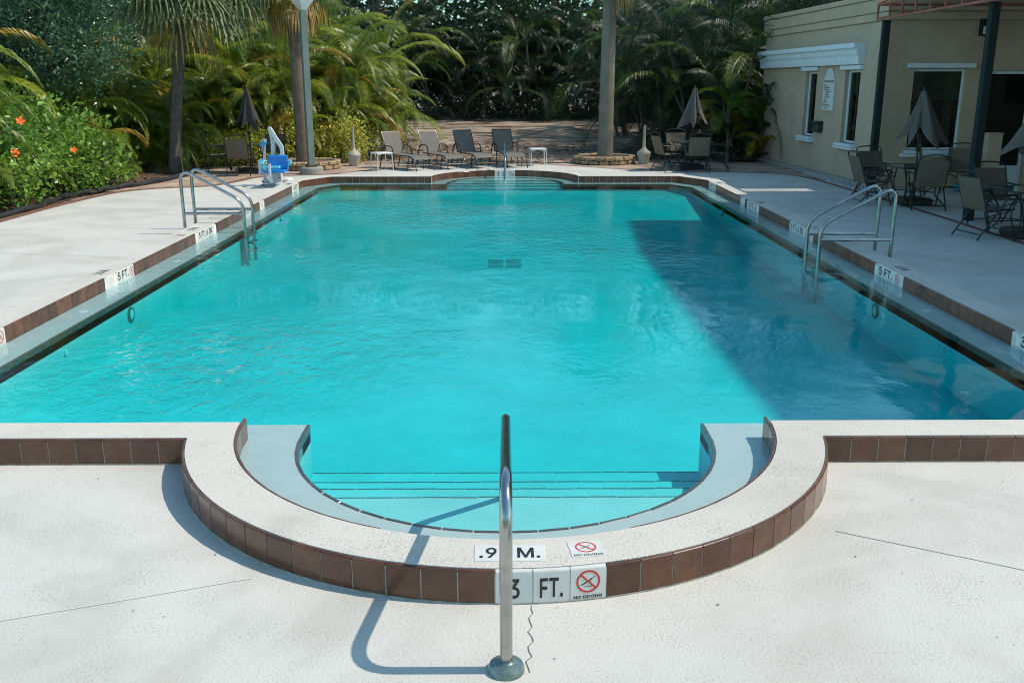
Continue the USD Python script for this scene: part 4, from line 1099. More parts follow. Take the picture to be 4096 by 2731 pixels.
# black landscape edging tube along the mulch bed, and a thin stake
et = [(-9.0, 8), (-8.9, 13), (-8.72, 16.2), (-8.62, 17.5), (-8.86, 18.6), (-8.85, 19.5), (-8.66, 20.2), (-8.5, 20.9), (-8.14, 21.8), (-7.95, 23.2), (-7.92, 24.1), (-8.2, 25.6)]
ep = np.array([(x, y, .045 + .02 * math.sin(i * 1.7)) for i, (x, y) in enumerate(smooth_line(et, 2))])
tag(part('garden_edging', tube(ep, .055, 8), M['black_plastic'], smooth=True), 'black plastic edging tube winding along the mulch bed on the left', 'garden edging')
stk = thing('garden_stake', 'thin grey metal stake in the mulch before the dark palm trunk', 'stake', (-8.05, 23.9, 0))
part('rod', tube([(0, 0, 0), (-.04, 0, 1.05)], .012, 6), M['steel'], stk); part('tip', lathe_at([(.012, 0), (.018, .02), (0, .03)], (-.04, 0, 1.05), 8), M['steel'], stk)

def scatter_quads(poly, n, size, z, seed, thick=.3):
    rr = np.random.default_rng(seed); x0, y0, x1, y1 = poly.bounds; pts = []
    while len(pts) < n:
        q = rr.uniform((x0, y0), (x1, y1), (n * 3, 2))
        for a in q:
            if poly.contains(Point(a)): pts.append(a)
            if len(pts) >= n: break
    p = np.array(pts); k = len(p); a = rr.uniform(0, 2 * PI, k); l = rr.uniform(.5, 1.4, k) * size; w = l * rr.uniform(.25, .6, k)
    ca, sa = np.cos(a), np.sin(a); tilt = rr.uniform(-.4, .4, (k, 2))
    c = np.array([[-1, -1], [1, -1], [1, 1], [-1, 1]]); v = np.zeros((k, 4, 3))
    for i, (u, t) in enumerate(c):
        dx, dy = u * l / 2, t * w / 2
        v[:, i, 0] = p[:, 0] + dx * ca - dy * sa; v[:, i, 1] = p[:, 1] + dx * sa + dy * ca
        v[:, i, 2] = z + .012 + dx * tilt[:, 0] + dy * tilt[:, 1]
    b = np.arange(k) * 4; f = np.vstack([np.stack([b, b + 1, b + 2], 1), np.stack([b, b + 2, b + 3], 1)])
    return tm(v.reshape(-1, 3), f)
near_bed = Polygon([(-12, 13), (-9.05, 13), (-8.8, 16.2), (-8.95, 19.5), (-8.6, 20.9), (-8.25, 21.9), (-8.05, 24.1), (-8.6, 26), (-12, 26)])
part('mulch_chips', scatter_quads(near_bed, 5200, .07, -.01, 3), M['mulch'], kind='stuff')
litter_zone = Polygon([(-7, 27.2), (7, 27.2), (9, 34), (-9, 34)])
m = scatter_quads(litter_zone, 3800, .10, 0, 8)
vv = m.vertices.copy(); vv[:, 2] += np.array([gz(*q) for q in vv[:, :2]]) + .02
part('leaf_litter', tm(vv, m.faces), M['bark_palm'], kind='stuff')
def pebbles(n, seed):
    rr = np.random.default_rng(seed); base = trimesh.creation.icosphere(0, 1.0); V, Fc = [], []
    for i in range(n):
        t = rr.uniform(0, 1); y = 19.6 + t * 4.8; xw = 8.12 + (y - 20.8) * -.053
        lo = 7.62; x = rr.uniform(lo, max(lo + .05, min(xw - .05, 8.15))) if y < 20.7 else rr.uniform(7.62, xw - .12)
        s = rr.uniform(.02, .05); v = base.vertices * [s, s * rr.uniform(.6, 1), s * .6] + rr.normal(0, .004, (12, 3)); V.append(v + [x, y, s * .3]); Fc.append(base.faces + 12 * i)
    return tm(np.vstack(V), np.vstack(Fc))
part('white_gravel', pebbles(420, 2), M['pebble'], kind='stuff')
# ------------------------------------------------------------------ vegetation
def bezier_rachis(L, e0, droop, n=10, side=0.0):
    """points of an arching frond: starts at the origin, leaves at elevation e0 (rad) and bends down by droop (rad) along its length"""
    p = [np.zeros(3)]; e = e0; az = 0.0
    for i in range(n):
        u = (i + .5) / n; e = e0 - droop * u ** 1.35; az = side * u
        p.append(p[-1] + L / n * np.array([math.cos(e) * math.cos(az), math.cos(e) * math.sin(az), math.sin(e)]))
    return np.array(p)

def feather_frond(L, e0, droop, rr, nl=40, ll=.45, lw=.030, hang=.55, n=10, stalk=.18):
    R = bezier_rachis(L, e0, droop, n, rr.uniform(-.25, .25))
    T = np.gradient(R, axis=0); T /= np.linalg.norm(T, axis=1, keepdims=True)
    S = np.cross(T, [0, 0, 1.0]); S /= np.maximum(np.linalg.norm(S, axis=1, keepdims=True), 1e-6); U = np.cross(S, T)
    g = np.linspace(0, 1, len(R)); V, F = [], []
    twist = rr.uniform(-.5, .5)
    for side in (-1, 1):
        for k in range(nl):
            u = stalk + (1 - stalk) * (k + rr.uniform(-.2, .2)) / nl; u = min(max(u, 0), 1)
            b = np.array([np.interp(u, g, R[:, i]) for i in range(3)]); t = np.array([np.interp(u, g, T[:, i]) for i in range(3)]); s = np.array([np.interp(u, g, S[:, i]) for i in range(3)]); up = np.array([np.interp(u, g, U[:, i]) for i in range(3)])
            s2 = s * side; vv = .35 + twist * side * u
            l = ll * (1 - .75 * abs(2 * (u - stalk) / (1 - stalk) - .85) ** 2 * .9) * rr.uniform(.85, 1.1); l = max(l, ll * .25)
            fwd = .55 + .75 * u
            d = s2 * 1.0 + t * fwd + up * vv; d /= np.linalg.norm(d)
            d2 = d + np.array([0, 0, -1.0]) * hang * rr.uniform(.6, 1.6); d2 /= np.linalg.norm(d2)
            m1 = b + d * l * .5; m2 = m1 + d2 * l * .5
            wd = t * lw * .5
            o = len(V); V += [b - wd * .5, b + wd * .5, m1 + wd, m1 - wd, m2]
            F += [[o, o + 1, o + 2], [o, o + 2, o + 3], [o + 3, o + 2, o + 4]]
    st = tube(R, np.linspace(.020, .004, len(R)), 4, cap=False)
    o = len(V); V += list(st.vertices); F += [[a + o, b + o, c + o] for a, b, c in st.faces]
    return tm(V, F)

def fan_frond(Ls, e0, droop, rr, R=.85, seg=26, hang=.9):
    P = bezier_rachis(Ls, e0, droop, 5)
    t = P[-1] - P[-2]; t /= np.linalg.norm(t); s = np.cross(t, [0, 0, 1.0]); s /= np.linalg.norm(s); up = np.cross(s, t)
    V, F = [], []
    for k in range(seg):
        a = (k / (seg - 1) - .5) * 4.6
        d = t * math.cos(a) + s * math.sin(a) + up * (.18 - .10 * abs(a)); d /= np.linalg.norm(d)
        l = R * (1 - .10 * abs(a)) * rr.uniform(.85, 1.08)
        d2 = d + np.array([0, 0, -1.0]) * hang * rr.uniform(.6, 1.3); d2 /= np.linalg.norm(d2)
        d3 = d2 + np.array([0, 0, -1.0]) * hang * 1.6; d3 /= np.linalg.norm(d3)
        w = np.cross(d, up); w /= np.linalg.norm(w); w *= .026
        b = P[-1]; m1 = b + d * l * .45; m2 = m1 + d2 * l * .33; m3 = m2 + d3 * l * .35
        o = len(V); V += [b, m1 - w, m1 + w, m2 - w * .8, m2 + w * .8, m3]
        F += [[o, o + 1, o + 2], [o + 1, o + 3, o + 4], [o + 1, o + 4, o + 2], [o + 3, o + 5, o + 4]]
    st = tube(P, np.linspace(.022, .012, len(P)), 4, cap=False); o = len(V); V += list(st.vertices); F += [[a + o, b + o, c + o] for a, b, c in st.faces]
    return tm(V, F)

def turned(m, az, at, roll=0):
    M_ = trimesh.transformations.rotation_matrix(az, [0, 0, 1])
    M_[:3, 3] = at
    return xf(m, M_)

def palm_trunk(h, r0, r1, lean=(0, 0), n=18, ring=.0, flare=1.25, sides=16, seed=0):
    rr = random.Random(seed); P, Rr = [], []
    for i in range(n + 1):
        u = i / n; P.append((lean[0] * u ** 1.3, lean[1] * u ** 1.3, h * u)); Rr.append((r0 + (r1 - r0) * u) * (1 + (flare - 1) * math.exp(-u * h / .35)) * (1 + rr.uniform(-ring, ring)))
    return tube(P, Rr, sides)

def areca(label, loc, rz, seed, stems, h, fr, mats, group=None, spread=.55, L=(1.8, 2.5), droop=(1.4, 2.4), scale=None, e0=(.6, 1.4), stem_mat='bark', nl=52, ll=.5, hang=1.0, lw=.026):
    t = thing('areca_palm', label, 'palm', loc, rz, group, None, scale)
    rr = random.Random(seed)
    for s in range(stems):
        a = rr.uniform(0, 2 * PI); d = spread * math.sqrt(rr.uniform(0.02, 1)); hh = h * (.12 + .88 * ((s * .618) % 1.0)) if s else h
        b = np.array([d * math.cos(a), d * math.sin(a), 0]); top = b * 1.9 + [0, 0, hh]
        if hh > .5:
            part('stem', tube([b, b * 1.35 + [0, 0, hh * .55], top], [.05, .045, .035], 6), M[stem_mat], t)
        for k in range(fr):
            az = 2 * PI * (k + rr.uniform(-.3, .3)) / fr + a
            lv = k / fr
            q = feather_frond(rr.uniform(*L), e0[1] - (e0[1] - e0[0] + .5) * ((k * .618) % 1.0) + rr.uniform(-.12, .12), rr.uniform(*droop), rr, nl=nl, ll=ll * rr.uniform(.85, 1.1), hang=hang, lw=lw)
            part('frond', turned(q, az, top - [0, 0, rr.uniform(0, .25)]), M[rr.choice(mats)], t)
    return t

def fan_palm(label, loc, rz, h, r0, r1, bark, n_live, n_dead, seed, group=None, live='fan', lean=(0, 0), R=.9, petiole=(.8, 1.2), boots=False, dead_len=(.55, .8)):
    t = thing('cabbage_palm', label, 'palm', loc, rz, group)
    rr = random.Random(seed)
    part('trunk', palm_trunk(h, r0, r1, lean, 22, .018, 1.2, 18, seed), M[bark], t, smooth=True)
    top = np.array([lean[0], lean[1], h])
    for k in range(n_live):
        az = k * 2.399 + rr.uniform(-.2, .2); u = k / n_live
        q = fan_frond(rr.uniform(*petiole), 1.35 - 1.65 * u, rr.uniform(.2, .7), rr, R * rr.uniform(.85, 1.1))
        part('frond', turned(q, az, top - [0, 0, .15]), M[live], t)
    for k in range(n_dead):
        az = k * 2.399 + rr.uniform(-.3, .3)
        q = fan_frond(rr.uniform(*dead_len), -.45 + rr.uniform(-.25, .35), rr.uniform(.6, 1.0), rr, R * rr.uniform(.75, 1.0), hang=1.6)
        part('dead_frond', turned(q, az, top - [0, 0, rr.uniform(.15, .55)]), M['frond_orange' if rr.random() < .45 else 'dead'], t)
    return t

def leaf_cloud(blobs, n, size, seed, flat=.35, shell=.55, aspect=.5, fold=.25):
    """small folded leaves through the volumes of ellipsoid blobs (centre, radii), denser towards the outside; leaves come in sprays"""
    rr = np.random.default_rng(seed)
    vol = np.array([b[1][0] * b[1][1] * b[1][2] for b in blobs]) ** .75; pr = vol / vol.sum()
    ns = max(8, n // 9); ib = rr.choice(len(blobs), ns, p=pr)
    d = rr.normal(size=(ns, 3)); d /= np.linalg.norm(d, axis=1, keepdims=True)
    rad = (rr.uniform(shell ** 3, 1, ns)) ** (1 / 3) * (1 + .18 * (meshkit.noise(d * 2.3 + ib[:, None] * 7.1, seed) - .5) * 2)
    C = np.array([b[0] for b in blobs])[ib] + d * rad[:, None] * np.array([b[1] for b in blobs])[ib]
    out = d * .8 + np.array([0, 0, .35]); out /= np.linalg.norm(out, axis=1, keepdims=True)
    k = ns * 9; sp = np.repeat(np.arange(ns), 9)
    p = C[sp] + rr.normal(size=(k, 3)) * size * 1.5 + out[sp] * rr.uniform(-1, 1.6, (k, 1)) * size * 1.6
    ax = out[sp] * .7 + rr.normal(size=(k, 3)) * .75; ax /= np.linalg.norm(ax, axis=1, keepdims=True)
    nm = rr.normal(size=(k, 3)) * .8 + np.array([0, 0, 1.0]) * (1 + flat); w = np.cross(ax, nm); w /= np.maximum(np.linalg.norm(w, axis=1, keepdims=True), 1e-6)
    nn = np.cross(w, ax)
    l = size * rr.uniform(.65, 1.25, (k, 1)); hw = l * aspect * .5
    a = p; tip = p + ax * l; m1 = p + ax * l * .45 + w * hw + nn * l * fold * .3; m2 = p + ax * l * .45 - w * hw + nn * l * fold * .3
    v = np.stack([a, m1, tip, m2], 1).reshape(-1, 3); b = np.arange(k) * 4
    return tm(v, np.vstack([np.stack([b, b + 1, b + 2], 1), np.stack([b, b + 2, b + 3], 1)]))

def limbs(base_h, blobs, r, seed, lean=(0, 0)):
    rr = random.Random(seed); ms = []
    top = np.array([lean[0], lean[1], base_h])
    trunk = tube([(0, 0, 0), (lean[0] * .3, lean[1] * .3, base_h * .5), top], [r, r * .8, r * .7], 10)
    for c, s in blobs:
        c = np.array(c); mid = top * .5 + c * .5 + [rr.uniform(-.3, .3), rr.uniform(-.3, .3), -.15 * s[2]]
        ms.append(tube([top - [0, 0, .1], mid, c + [0, 0, .2 * s[2]]], [r * .5, r * .32, r * .1], 6))
        for _ in range(3):
            e = c + np.array([rr.uniform(-.7, .7) * s[0], rr.uniform(-.7, .7) * s[1], rr.uniform(-.5, .7) * s[2]])
            ms.append(tube([mid, mid * .4 + e * .6 + [0, 0, .1], e], [r * .2, r * .12, r * .04], 4))
    return trunk, join(*ms)

def leafy_tree(label, loc, blobs, h, r, n, size, m, seed, lean=(0, 0), group=None, rz=0, aspect=.5, shell=.55):
    t = thing('oak_tree', label, 'tree', loc, rz, group)
    tr, lm = limbs(h, blobs, r, seed, lean)
    part('trunk', tr, M['bark'], t, smooth=True); part('limbs', lm, M['bark'], t)
    part('crown', leaf_cloud(blobs, n, size, seed, aspect=aspect, shell=shell), M[m], t)
    return t

def shrub(name, label, cat, loc, blobs, n, size, m, seed, stems=14, group=None, aspect=.6, shell=.45, rz=0, stem_mat='bark'):
    t = thing(name, label, cat, loc, rz, group); rr = random.Random(seed)
    part('foliage', leaf_cloud(blobs, n, size, seed, aspect=aspect, shell=shell, flat=.2), M[m], t)
    ms = []
    for _ in range(stems):
        c, s = rr.choice(blobs); e = np.array(c) + [rr.uniform(-.8, .8) * s[0], rr.uniform(-.8, .8) * s[1], rr.uniform(0, .9) * s[2]]
        b = np.array([c[0] * .7 + rr.uniform(-.3, .3), c[1] * .7 + rr.uniform(-.3, .3), 0]); ms.append(tube([b, b * .5 + e * .5 + [rr.uniform(-.1, .1), rr.uniform(-.1, .1), 0], e], [.014, .010, .004], 4, cap=False))
    part('stems', join(*ms), M[stem_mat], t)
    return t

# the two big palms
fan_palm('left palm trunk rising from the block planter behind the lamp post', (-5.42, 26.0, 0), 0, 5.05, .215, .185, 'bark_palm', 18, 22, 21, lean=(-.12, .1))
fan_palm('right palm with grey-green trunk in the block planter behind the pool', (2.90, 27.7, 0), 40, 5.5, .22, .18, 'bark_grey', 30, 1, 22, lean=(.16, .1), live='fan')
# left bed palms
fan_palm('dark slim palm trunk behind the left rear table under drooping grey fan fronds', (-8.55, 24.8, 0), 10, 4.45, .15, .135, 'bark', 44, 3, 23, lean=(.62, 0), R=1.4, petiole=(.7, 1.3))
t = thing('cut_palm', 'short shaggy palm stump with yellowing young fronds in the mulch bed', 'palm', (-9.35, 22.3, 0)); rr = random.Random(31)
part('trunk', palm_trunk(1.05, .20, .17, (-.06, 0), 16, .05, 1.15, 14, 3), M['bark_palm'], t, smooth=True)
for k in range(12):
    q = feather_frond(rr.uniform(.8, 1.3), rr.uniform(.5, 1.3), rr.uniform(1.8, 2.6), rr, nl=30, ll=.34, hang=.9); part('frond', turned(q, k * .55 + 3.4, (-.06, 0, 1.02 - .1 * (k % 3))), M['frond_orange' if k % 3 == 0 else 'frond_gold'], t)
for k in range(5):
    q = feather_frond(rr.uniform(.8, 1.2), .9, 1.9, rr, nl=28, ll=.3); part('frond', turned(q, -1.2 + k * .7, (.1, -.1, .05)), M['frond_gold'], t)

# hibiscus bed
def hibiscus(label, loc, blobs, n, seed, flowers, mm='leaf_hib'):
    t = shrub('hibiscus_bush', label, 'bush', loc, blobs, int(n * .62), .125, mm, seed, 80, None, .68, .25)
    for fx, fy, fz, r in flowers:
        rr = random.Random(int(fx * 100)); ms = []
        N = np.array([.45, -.8, .35]); N /= np.linalg.norm(N); X = np.cross([0, 0, 1], N); X /= np.linalg.norm(X); Y = np.cross(N, X)
        for k in range(5):
            a = k * 2 * PI / 5 + rr.uniform(-.15, .15); d = X * math.cos(a) + Y * math.sin(a); s = -X * math.sin(a) + Y * math.cos(a)
            v = [(0, 0, 0), d * r * .6 + s * r * .40 + N * r * .22, d * r * 1.0 + s * r * .22 + N * r * .16, d * r * 1.02 - s * r * .2 + N * r * .1, d * r * .6 - s * r * .40 + N * r * .2]
            ms.append(tm(v, [[0, 1, 2], [0, 2, 3], [0, 3, 4]]))
        g = join(*ms); g.apply_translation([fx, fy, fz]); fl = part('flower', g, M['orange'], t)
        part('stamen', tube([np.array([fx, fy, fz]), np.array([fx, fy, fz]) + N * r * .9], .006, 4), M['yellow'], fl)
    return t
hibiscus('hibiscus bush with two large orange flowers at the left picture edge', (-9.65, 17.9, 0), [((0, 0, 1.0), (.95, .85, .85)), ((-.9, -.3, 1.2), (.9, .9, .9)), ((.45, -.3, .75), (.55, .6, .6)), ((-.2, -1.0, .7), (.85, .6, .65)), ((.1, .7, .8), (.7, .6, .7))], 11000, 41,
         [(1.07, -.72, 1.60, .078), (.93, -.78, 1.04, .078), (.35, -1.0, .70, .035)])
hibiscus('hibiscus bush with one small orange flower in the middle of the left bed', (-9.5, 19.9, 0), [((0, 0, .85), (.85, .85, .8)), ((.3, .7, .7), (.65, .7, .6)), ((-.8, .2, 1.1), (.85, .8, .9))], 9000, 42, [(.86, -.62, .95, .065), (.45, -.8, .45, .035)])
hibiscus('low twiggy hibiscus at the far end of the left bed beside the palm stump', (-9.35, 21.6, 0), [((0, 0, .7), (.65, .65, .62)), ((-.5, .6, .85), (.7, .7, .75)), ((.3, -.3, .5), (.45, .45, .4))], 4200, 43, [(.3, -.6, 1.05, .03)])
hibiscus('hibiscus thicket behind the flowering bushes against the dark trees', (-11.9, 19.4, 0), [((0, 0, 1.2), (1.2, 1.6, 1.1)), ((.4, 1.8, 1.0), (1.0, 1.2, 1.0)), ((0, -1.8, 1.2), (1.2, 1.2, 1.1))], 7500, 44, [])

# variegated yellow shrubs
for i, (x, y, s, lab) in enumerate(((-8.0, 26.7, 1.0, 'yellow-green variegated shrub behind the left rear chairs'), (-6.95, 27.0, 1.08, 'yellow-green variegated shrub behind the charcoal umbrella'), (-6.2, 27.9, 1.15, 'tall variegated shrub left of the lamp post palm, above the pool lift'), (-4.75, 27.9, 1.12, 'variegated shrub right of the left palm trunk'))):
    h = (.62, .6, .86, .8)[i]
    shrub('variegated_shrub', lab, 'shrub', (x, y, 0), [((0, 0, h * .75), (.62 * s, .5, h * .7)), ((.35, .15, h * .6), (.45, .4, h * .55)), ((-.4, .1, h * .62), (.45, .4, h * .55))] + ([((.15, 0, h * 1.35), (.4, .35, h * .5))] if i > 1 else []), 2400, .085, 'leaf_yel', 51 + i, 10)
shrub('bronze_shrub', 'low bronze-leaved shrub left of the ash receptacle and behind the lamp post', 'shrub', (-4.2, 29.0, 0), [((0, 0, .42), (.75, .6, .45)), ((.9, .2, .36), (.7, .6, .38)), ((-.7, .1, .4), (.5, .5, .4))], 3400, .05, 'leaf_brown', 61, 40, None, .4)
for i, (x, y, w, lab) in enumerate(((-6.6, 39.0, 2.3, 'low dark hedge bush at the back left edge of the sand'), (-2.6, 42.6, 2.4, 'low dark hedge bush at the back centre of the sand'), (2.6, 42.5, 2.6, 'low dark hedge bush behind the sand left of the right palm'), (7.6, 41.5, 2.4, 'low dark hedge bush behind the right palm trunk'))):
    shrub('hedge_bush', lab, 'bush', (x, y, gz(x, y)), [((0, 0, .45), (w, .9, .55)), ((w * .6, .2, .5), (w * .6, .8, .6)), ((-w * .6, .1, .5), (w * .6, .8, .55))], 4200, .10, 'leaf_hedge', 71 + i, 12)
shrub('hedge_bush', 'small dark shrub on the sand between the right planter and the receptacle', 'bush', (4.6, 29.2, 0), [((0, 0, .4), (.6, .5, .42)), ((.9, .3, .35), (.6, .5, .38))], 2200, .075, 'leaf_hedge', 78, 3)

# areca palms: golden wall on the left
GA = None
p1 = areca('golden-green areca palm with arching fronds just left of the left palm trunk', (-7.4, 29.6, 0), 0, 101, 9, 2.5, 10, ['frond_gold', 'frond_gold', 'frond_gold', 'frond', 'frond', 'frond_gold', 'frond', 'frond', 'frond_gold', 'frond_gold', 'frond_orange'], spread=.9)
p2 = areca('green areca palm behind the charcoal umbrella, drooping over the yellow shrubs', (-9.3, 29.4, 0), 0, 102, 9, 2.2, 10, ['frond_gold', 'frond', 'frond', 'frond_gold', 'frond_gold', 'frond', 'frond', 'frond_gold', 'frond', 'frond', 'frond_gold', 'frond_gold', 'frond_orange'], spread=.9)
copy_of(p1, (-8.4, 28.6, 0), 160, 'low areca palm in front of the golden row, behind the yellow shrubs', scale=.72)
copy_of(p2, (-10.0, 26.0, 0), 220, 'low areca palm filling between the palm stump and the dark slim trunk', scale=.75)
copy_of(p1, (-6.3, 29.0, 0), 20, 'low golden areca palm right behind the left palm planter', scale=.75)
copy_of(p2, (-7.0, 30.6, .03), 105, 'areca palm squeezed between the two golden rows left of the palm trunk', scale=1.1)
copy_of(p1, (-9.1, 30.6, .03), 190, 'areca palm squeezed between the two golden rows above the charcoal umbrella', scale=1.1)
copy_of(p1, (-5.5, 30.3, .02), 235, 'golden areca palm directly behind the lamp post', scale=1.0)
copy_of(p2, (-11.6, 29.0, .02), 280, 'areca palm behind the dark small-leaved tree', scale=1.25)
copy_of(p1, (-6.15, 31.2, .05), 130, 'taller areca palm right behind the left palm trunk', scale=1.12)
copy_of(p2, (-4.95, 31.6, .05), 70, 'areca palm right of the lamp post, fronds arching over the bronze shrub', scale=.82)
copy_of(p2, (-8.2, 31.8, .05), 200, 'areca palm in the second row above the left rear table', scale=1.25)
copy_of(p1, (-10.2, 31.5, .05), 250, 'areca palm in the second row behind the dark slim trunk', scale=1.2)
copy_of(p1, (-10.4, 27.2, 0), 300, 'areca palm left of the dark slim palm trunk', scale=.95)
copy_of(p2, (-11.6, 24.6, 0), 20, 'areca palm behind the palm stump in shade', scale=1.0)
copy_of(p1, (-8.9, 34.5, .2), 40, 'tall areca palm at the back of the golden row', scale=1.5)
copy_of(p2, (-6.2, 35, .2), 310, 'tall areca palm at the back right of the golden row', scale=1.45)
areca('areca palm with yellow and orange fronds at the left picture edge above the hibiscus', (-11.3, 17.6, 0), 0, 103, 5, 1.9, 10, ['frond_gold', 'frond', 'frond', 'frond', 'frond', 'frond_orange'], spread=.7, ll=.5)
copy_of(p2, (-12.6, 20.5, 0), 150, 'dark areca palm in the left corner behind the hibiscus', scale=1.15)
copy_of(p1, (-13.2, 17.2, 0), 90, 'areca palm at the top left corner of the picture', scale=1.5)

# dark small-leaved tree hanging into the left
leafy_tree('dark small-leaved tree hanging over the left bed with glinting leaves', (-11.9, 23.4, 0), [((1.6, -1.0, 3.3), (1.3, 1.2, 1.0)), ((2.6, -1.3, 2.9), (.85, .8, .75)), ((.4, -.6, 3.0), (1.2, 1.1, .8)), ((1.6, -.6, 4.6), (1.9, 1.6, 1.1)), ((-.8, -.8, 4.0), (1.3, 1.2, 1.0))], 2.4, .16, 21000, .11, 'leaf_dark', 111, (.4, -.2), aspect=.5, shell=.3)
leafy_tree('dark tree behind the golden palms at the upper left', (-13.5, 30, 0), [((0, 0, 4.8), (2.6, 2.2, 2.0)), ((2.6, 0, 5.4), (2.0, 1.8, 1.4)), ((4.8, .5, 5.0), (1.8, 1.6, 1.4))], 3.0, .2, 14000, .11, 'leaf_dark', 112, (.5, 0))

# dark palms and trees at the back and on the right
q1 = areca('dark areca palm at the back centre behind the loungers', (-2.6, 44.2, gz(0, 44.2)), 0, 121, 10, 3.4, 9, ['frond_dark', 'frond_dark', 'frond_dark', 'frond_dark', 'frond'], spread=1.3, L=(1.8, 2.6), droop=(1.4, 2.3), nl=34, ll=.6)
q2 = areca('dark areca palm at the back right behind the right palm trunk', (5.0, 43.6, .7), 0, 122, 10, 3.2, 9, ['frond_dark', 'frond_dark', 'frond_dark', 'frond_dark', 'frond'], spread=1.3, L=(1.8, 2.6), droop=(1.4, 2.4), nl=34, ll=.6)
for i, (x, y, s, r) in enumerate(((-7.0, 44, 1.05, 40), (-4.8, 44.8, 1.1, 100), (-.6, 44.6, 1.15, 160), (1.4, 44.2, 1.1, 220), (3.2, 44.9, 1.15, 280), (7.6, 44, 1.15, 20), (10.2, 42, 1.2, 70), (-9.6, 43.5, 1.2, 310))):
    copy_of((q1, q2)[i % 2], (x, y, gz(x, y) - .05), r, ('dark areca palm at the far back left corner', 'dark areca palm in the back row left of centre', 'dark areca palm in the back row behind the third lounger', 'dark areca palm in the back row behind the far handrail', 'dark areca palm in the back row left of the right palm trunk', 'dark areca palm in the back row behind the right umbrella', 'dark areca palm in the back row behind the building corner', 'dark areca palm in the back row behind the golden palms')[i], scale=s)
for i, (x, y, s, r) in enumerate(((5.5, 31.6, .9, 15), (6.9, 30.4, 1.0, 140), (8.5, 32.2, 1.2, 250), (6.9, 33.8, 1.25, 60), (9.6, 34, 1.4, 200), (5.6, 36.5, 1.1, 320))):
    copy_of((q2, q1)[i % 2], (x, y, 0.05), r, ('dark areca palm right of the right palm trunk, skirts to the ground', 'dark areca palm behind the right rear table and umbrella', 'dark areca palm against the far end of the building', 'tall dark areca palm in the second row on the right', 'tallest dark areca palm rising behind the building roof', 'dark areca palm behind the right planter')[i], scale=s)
areca('young palm with bright lime fan-like fronds beside the far building corner', (6.55, 27.9, 0), 0, 131, 1, 1.55, 9, ['frond_lime', 'frond_lime', 'frond'], spread=.1, L=(1.0, 1.45), droop=(1.3, 2.0), ll=.5, nl=26, hang=.3)
areca('low dark palm with a few orange fronds at the foot of the building wall', (7.0, 28.0, 0), 0, 132, 3, .7, 7, ['frond_dark', 'frond_dark', 'frond_orange'], spread=.4, L=(1.0, 1.5), droop=(1.3, 2.2), ll=.42)
areca('dark palm fronds reaching round the far building corner', (7.05, 28.35, 0), 0, 133, 4, 1.7, 8, ['frond_dark', 'frond_dark', 'frond'], spread=.5, L=(1.2, 1.7), droop=(1.3, 2.1), ll=.45)

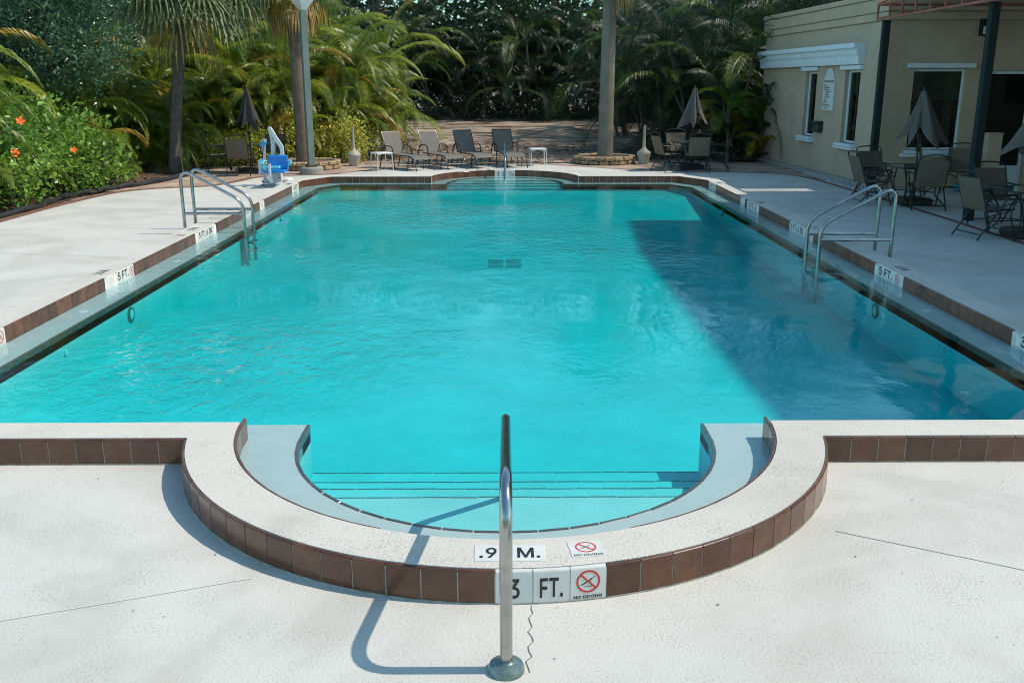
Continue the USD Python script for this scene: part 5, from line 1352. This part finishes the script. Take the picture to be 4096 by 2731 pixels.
oaks = [('oak spreading over the back left, crown lit from above', (-6, 46, .6), [((0, 0, 5.6), (3.4, 2.2, 2.0)), ((3.6, .5, 6.4), (3.0, 2.2, 1.8)), ((-3.4, .4, 6.2), (2.8, 2.2, 1.8)), ((1, 0, 8.2), (3.4, 2.4, 1.6))], 3.2, .3, 15000, .15, 'leaf_mid', 141),
        ('oak with forked dark limbs at the back centre above the palms', (2.2, 46, .6), [((0, 0, 6.0), (3.2, 2.2, 1.9)), ((3.4, .5, 6.6), (2.9, 2.2, 1.8)), ((-3.0, .3, 6.0), (2.6, 2.2, 1.7)), ((.5, 0, 8.4), (3.2, 2.4, 1.5))], 3.0, .32, 15000, .15, 'leaf_mid', 142),
        ('dark oak at the back right behind the tall palms', (9.5, 45, .6), [((0, 0, 6.0), (3.4, 2.4, 2.2)), ((3.6, .5, 6.2), (3.0, 2.2, 2.0)), ((-3.2, .3, 6.4), (2.6, 2.2, 1.8)), ((.5, 0, 8.6), (3.4, 2.4, 1.6))], 3.0, .3, 14000, .15, 'leaf_dark', 143),
        ('dark oak rising behind the hotel building roof', (15, 40, .4), [((0, 0, 6.2), (3.4, 2.4, 2.2)), ((3.6, .5, 6.6), (3.0, 2.2, 2.0)), ((-3.4, .3, 6.0), (2.8, 2.2, 2.0)), ((0, 0, 8.6), (3.4, 2.4, 1.6))], 3.0, .3, 12000, .15, 'leaf_dark', 144),
        ('dark oak at the back behind the golden palms on the left', (-13.5, 42, .5), [((0, 0, 5.4), (3.6, 2.4, 2.4)), ((3.8, .5, 6.2), (3.0, 2.2, 2.0)), ((0, 0, 8.2), (3.4, 2.4, 1.8))], 3.0, .3, 12000, .15, 'leaf_dark', 145)]
for o in oaks: leafy_tree(*o, shell=.4)
# far-off thicket that closes the view
rr = np.random.default_rng(5); bl = []
for i in range(60):
    x = -46 + 1.7 * i + rr.uniform(-.6, .6)
    for yy, zz, hh in ((47.5, 1.9, 2.2), (50, 3.2, 2.6), (53, 5.0, 2.8)): bl.append(((x, yy + rr.uniform(-1, 1), zz + rr.uniform(-.5, .5) + .5), (2.0, 1.3, hh)))
for i in range(28):
    bl.append(((-42 + 3 * i + rr.uniform(-1, 1), -26 + rr.uniform(-2, 2), 3.2), (2.6, 2.0, 3.4)))
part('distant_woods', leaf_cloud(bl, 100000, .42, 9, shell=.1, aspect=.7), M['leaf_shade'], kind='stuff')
# oaks whose crowns reach over the sand above the picture
leafy_tree('oak leaning out over the sand behind the right palm, forked dark trunk', (4.6, 40.0, .5), [((-1.5, -4, 7.6), (2.6, 2.4, 1.2)), ((2.0, -3, 8.0), (2.8, 2.4, 1.3)), ((5.0, -5, 8.0), (2.6, 2.4, 1.2)), ((1.0, -7.0, 8.2), (2.6, 2.2, 1.1)), ((-3.6, -1, 7.2), (2.4, 2.2, 1.2))], 3.6, .30, 3000, .13, 'leaf_mid', 161, (.8, -.3), shell=.3)
leafy_tree('oak behind the building whose high crown shades the right palms', (11.5, 33.5, .1), [((0, 0, 7.8), (2.6, 2.4, 1.4)), ((-2.6, -2, 7.6), (2.2, 2.2, 1.2)), ((-1, 2.5, 8.4), (2.8, 2.2, 1.4)), ((2.5, 2, 8.0), (2.6, 2.2, 1.3))], 4.2, .28, 12000, .13, 'leaf_dark', 162, (-.4, 0), shell=.3)
# the palm on the near right, outside the frame, whose shade touches the foreground
fan_palm('cabbage palm outside the frame to the right of the foreground', (13.15, 1.9, 0), 0, 12.5, .24, .18, 'bark_grey', 24, 8, 151)
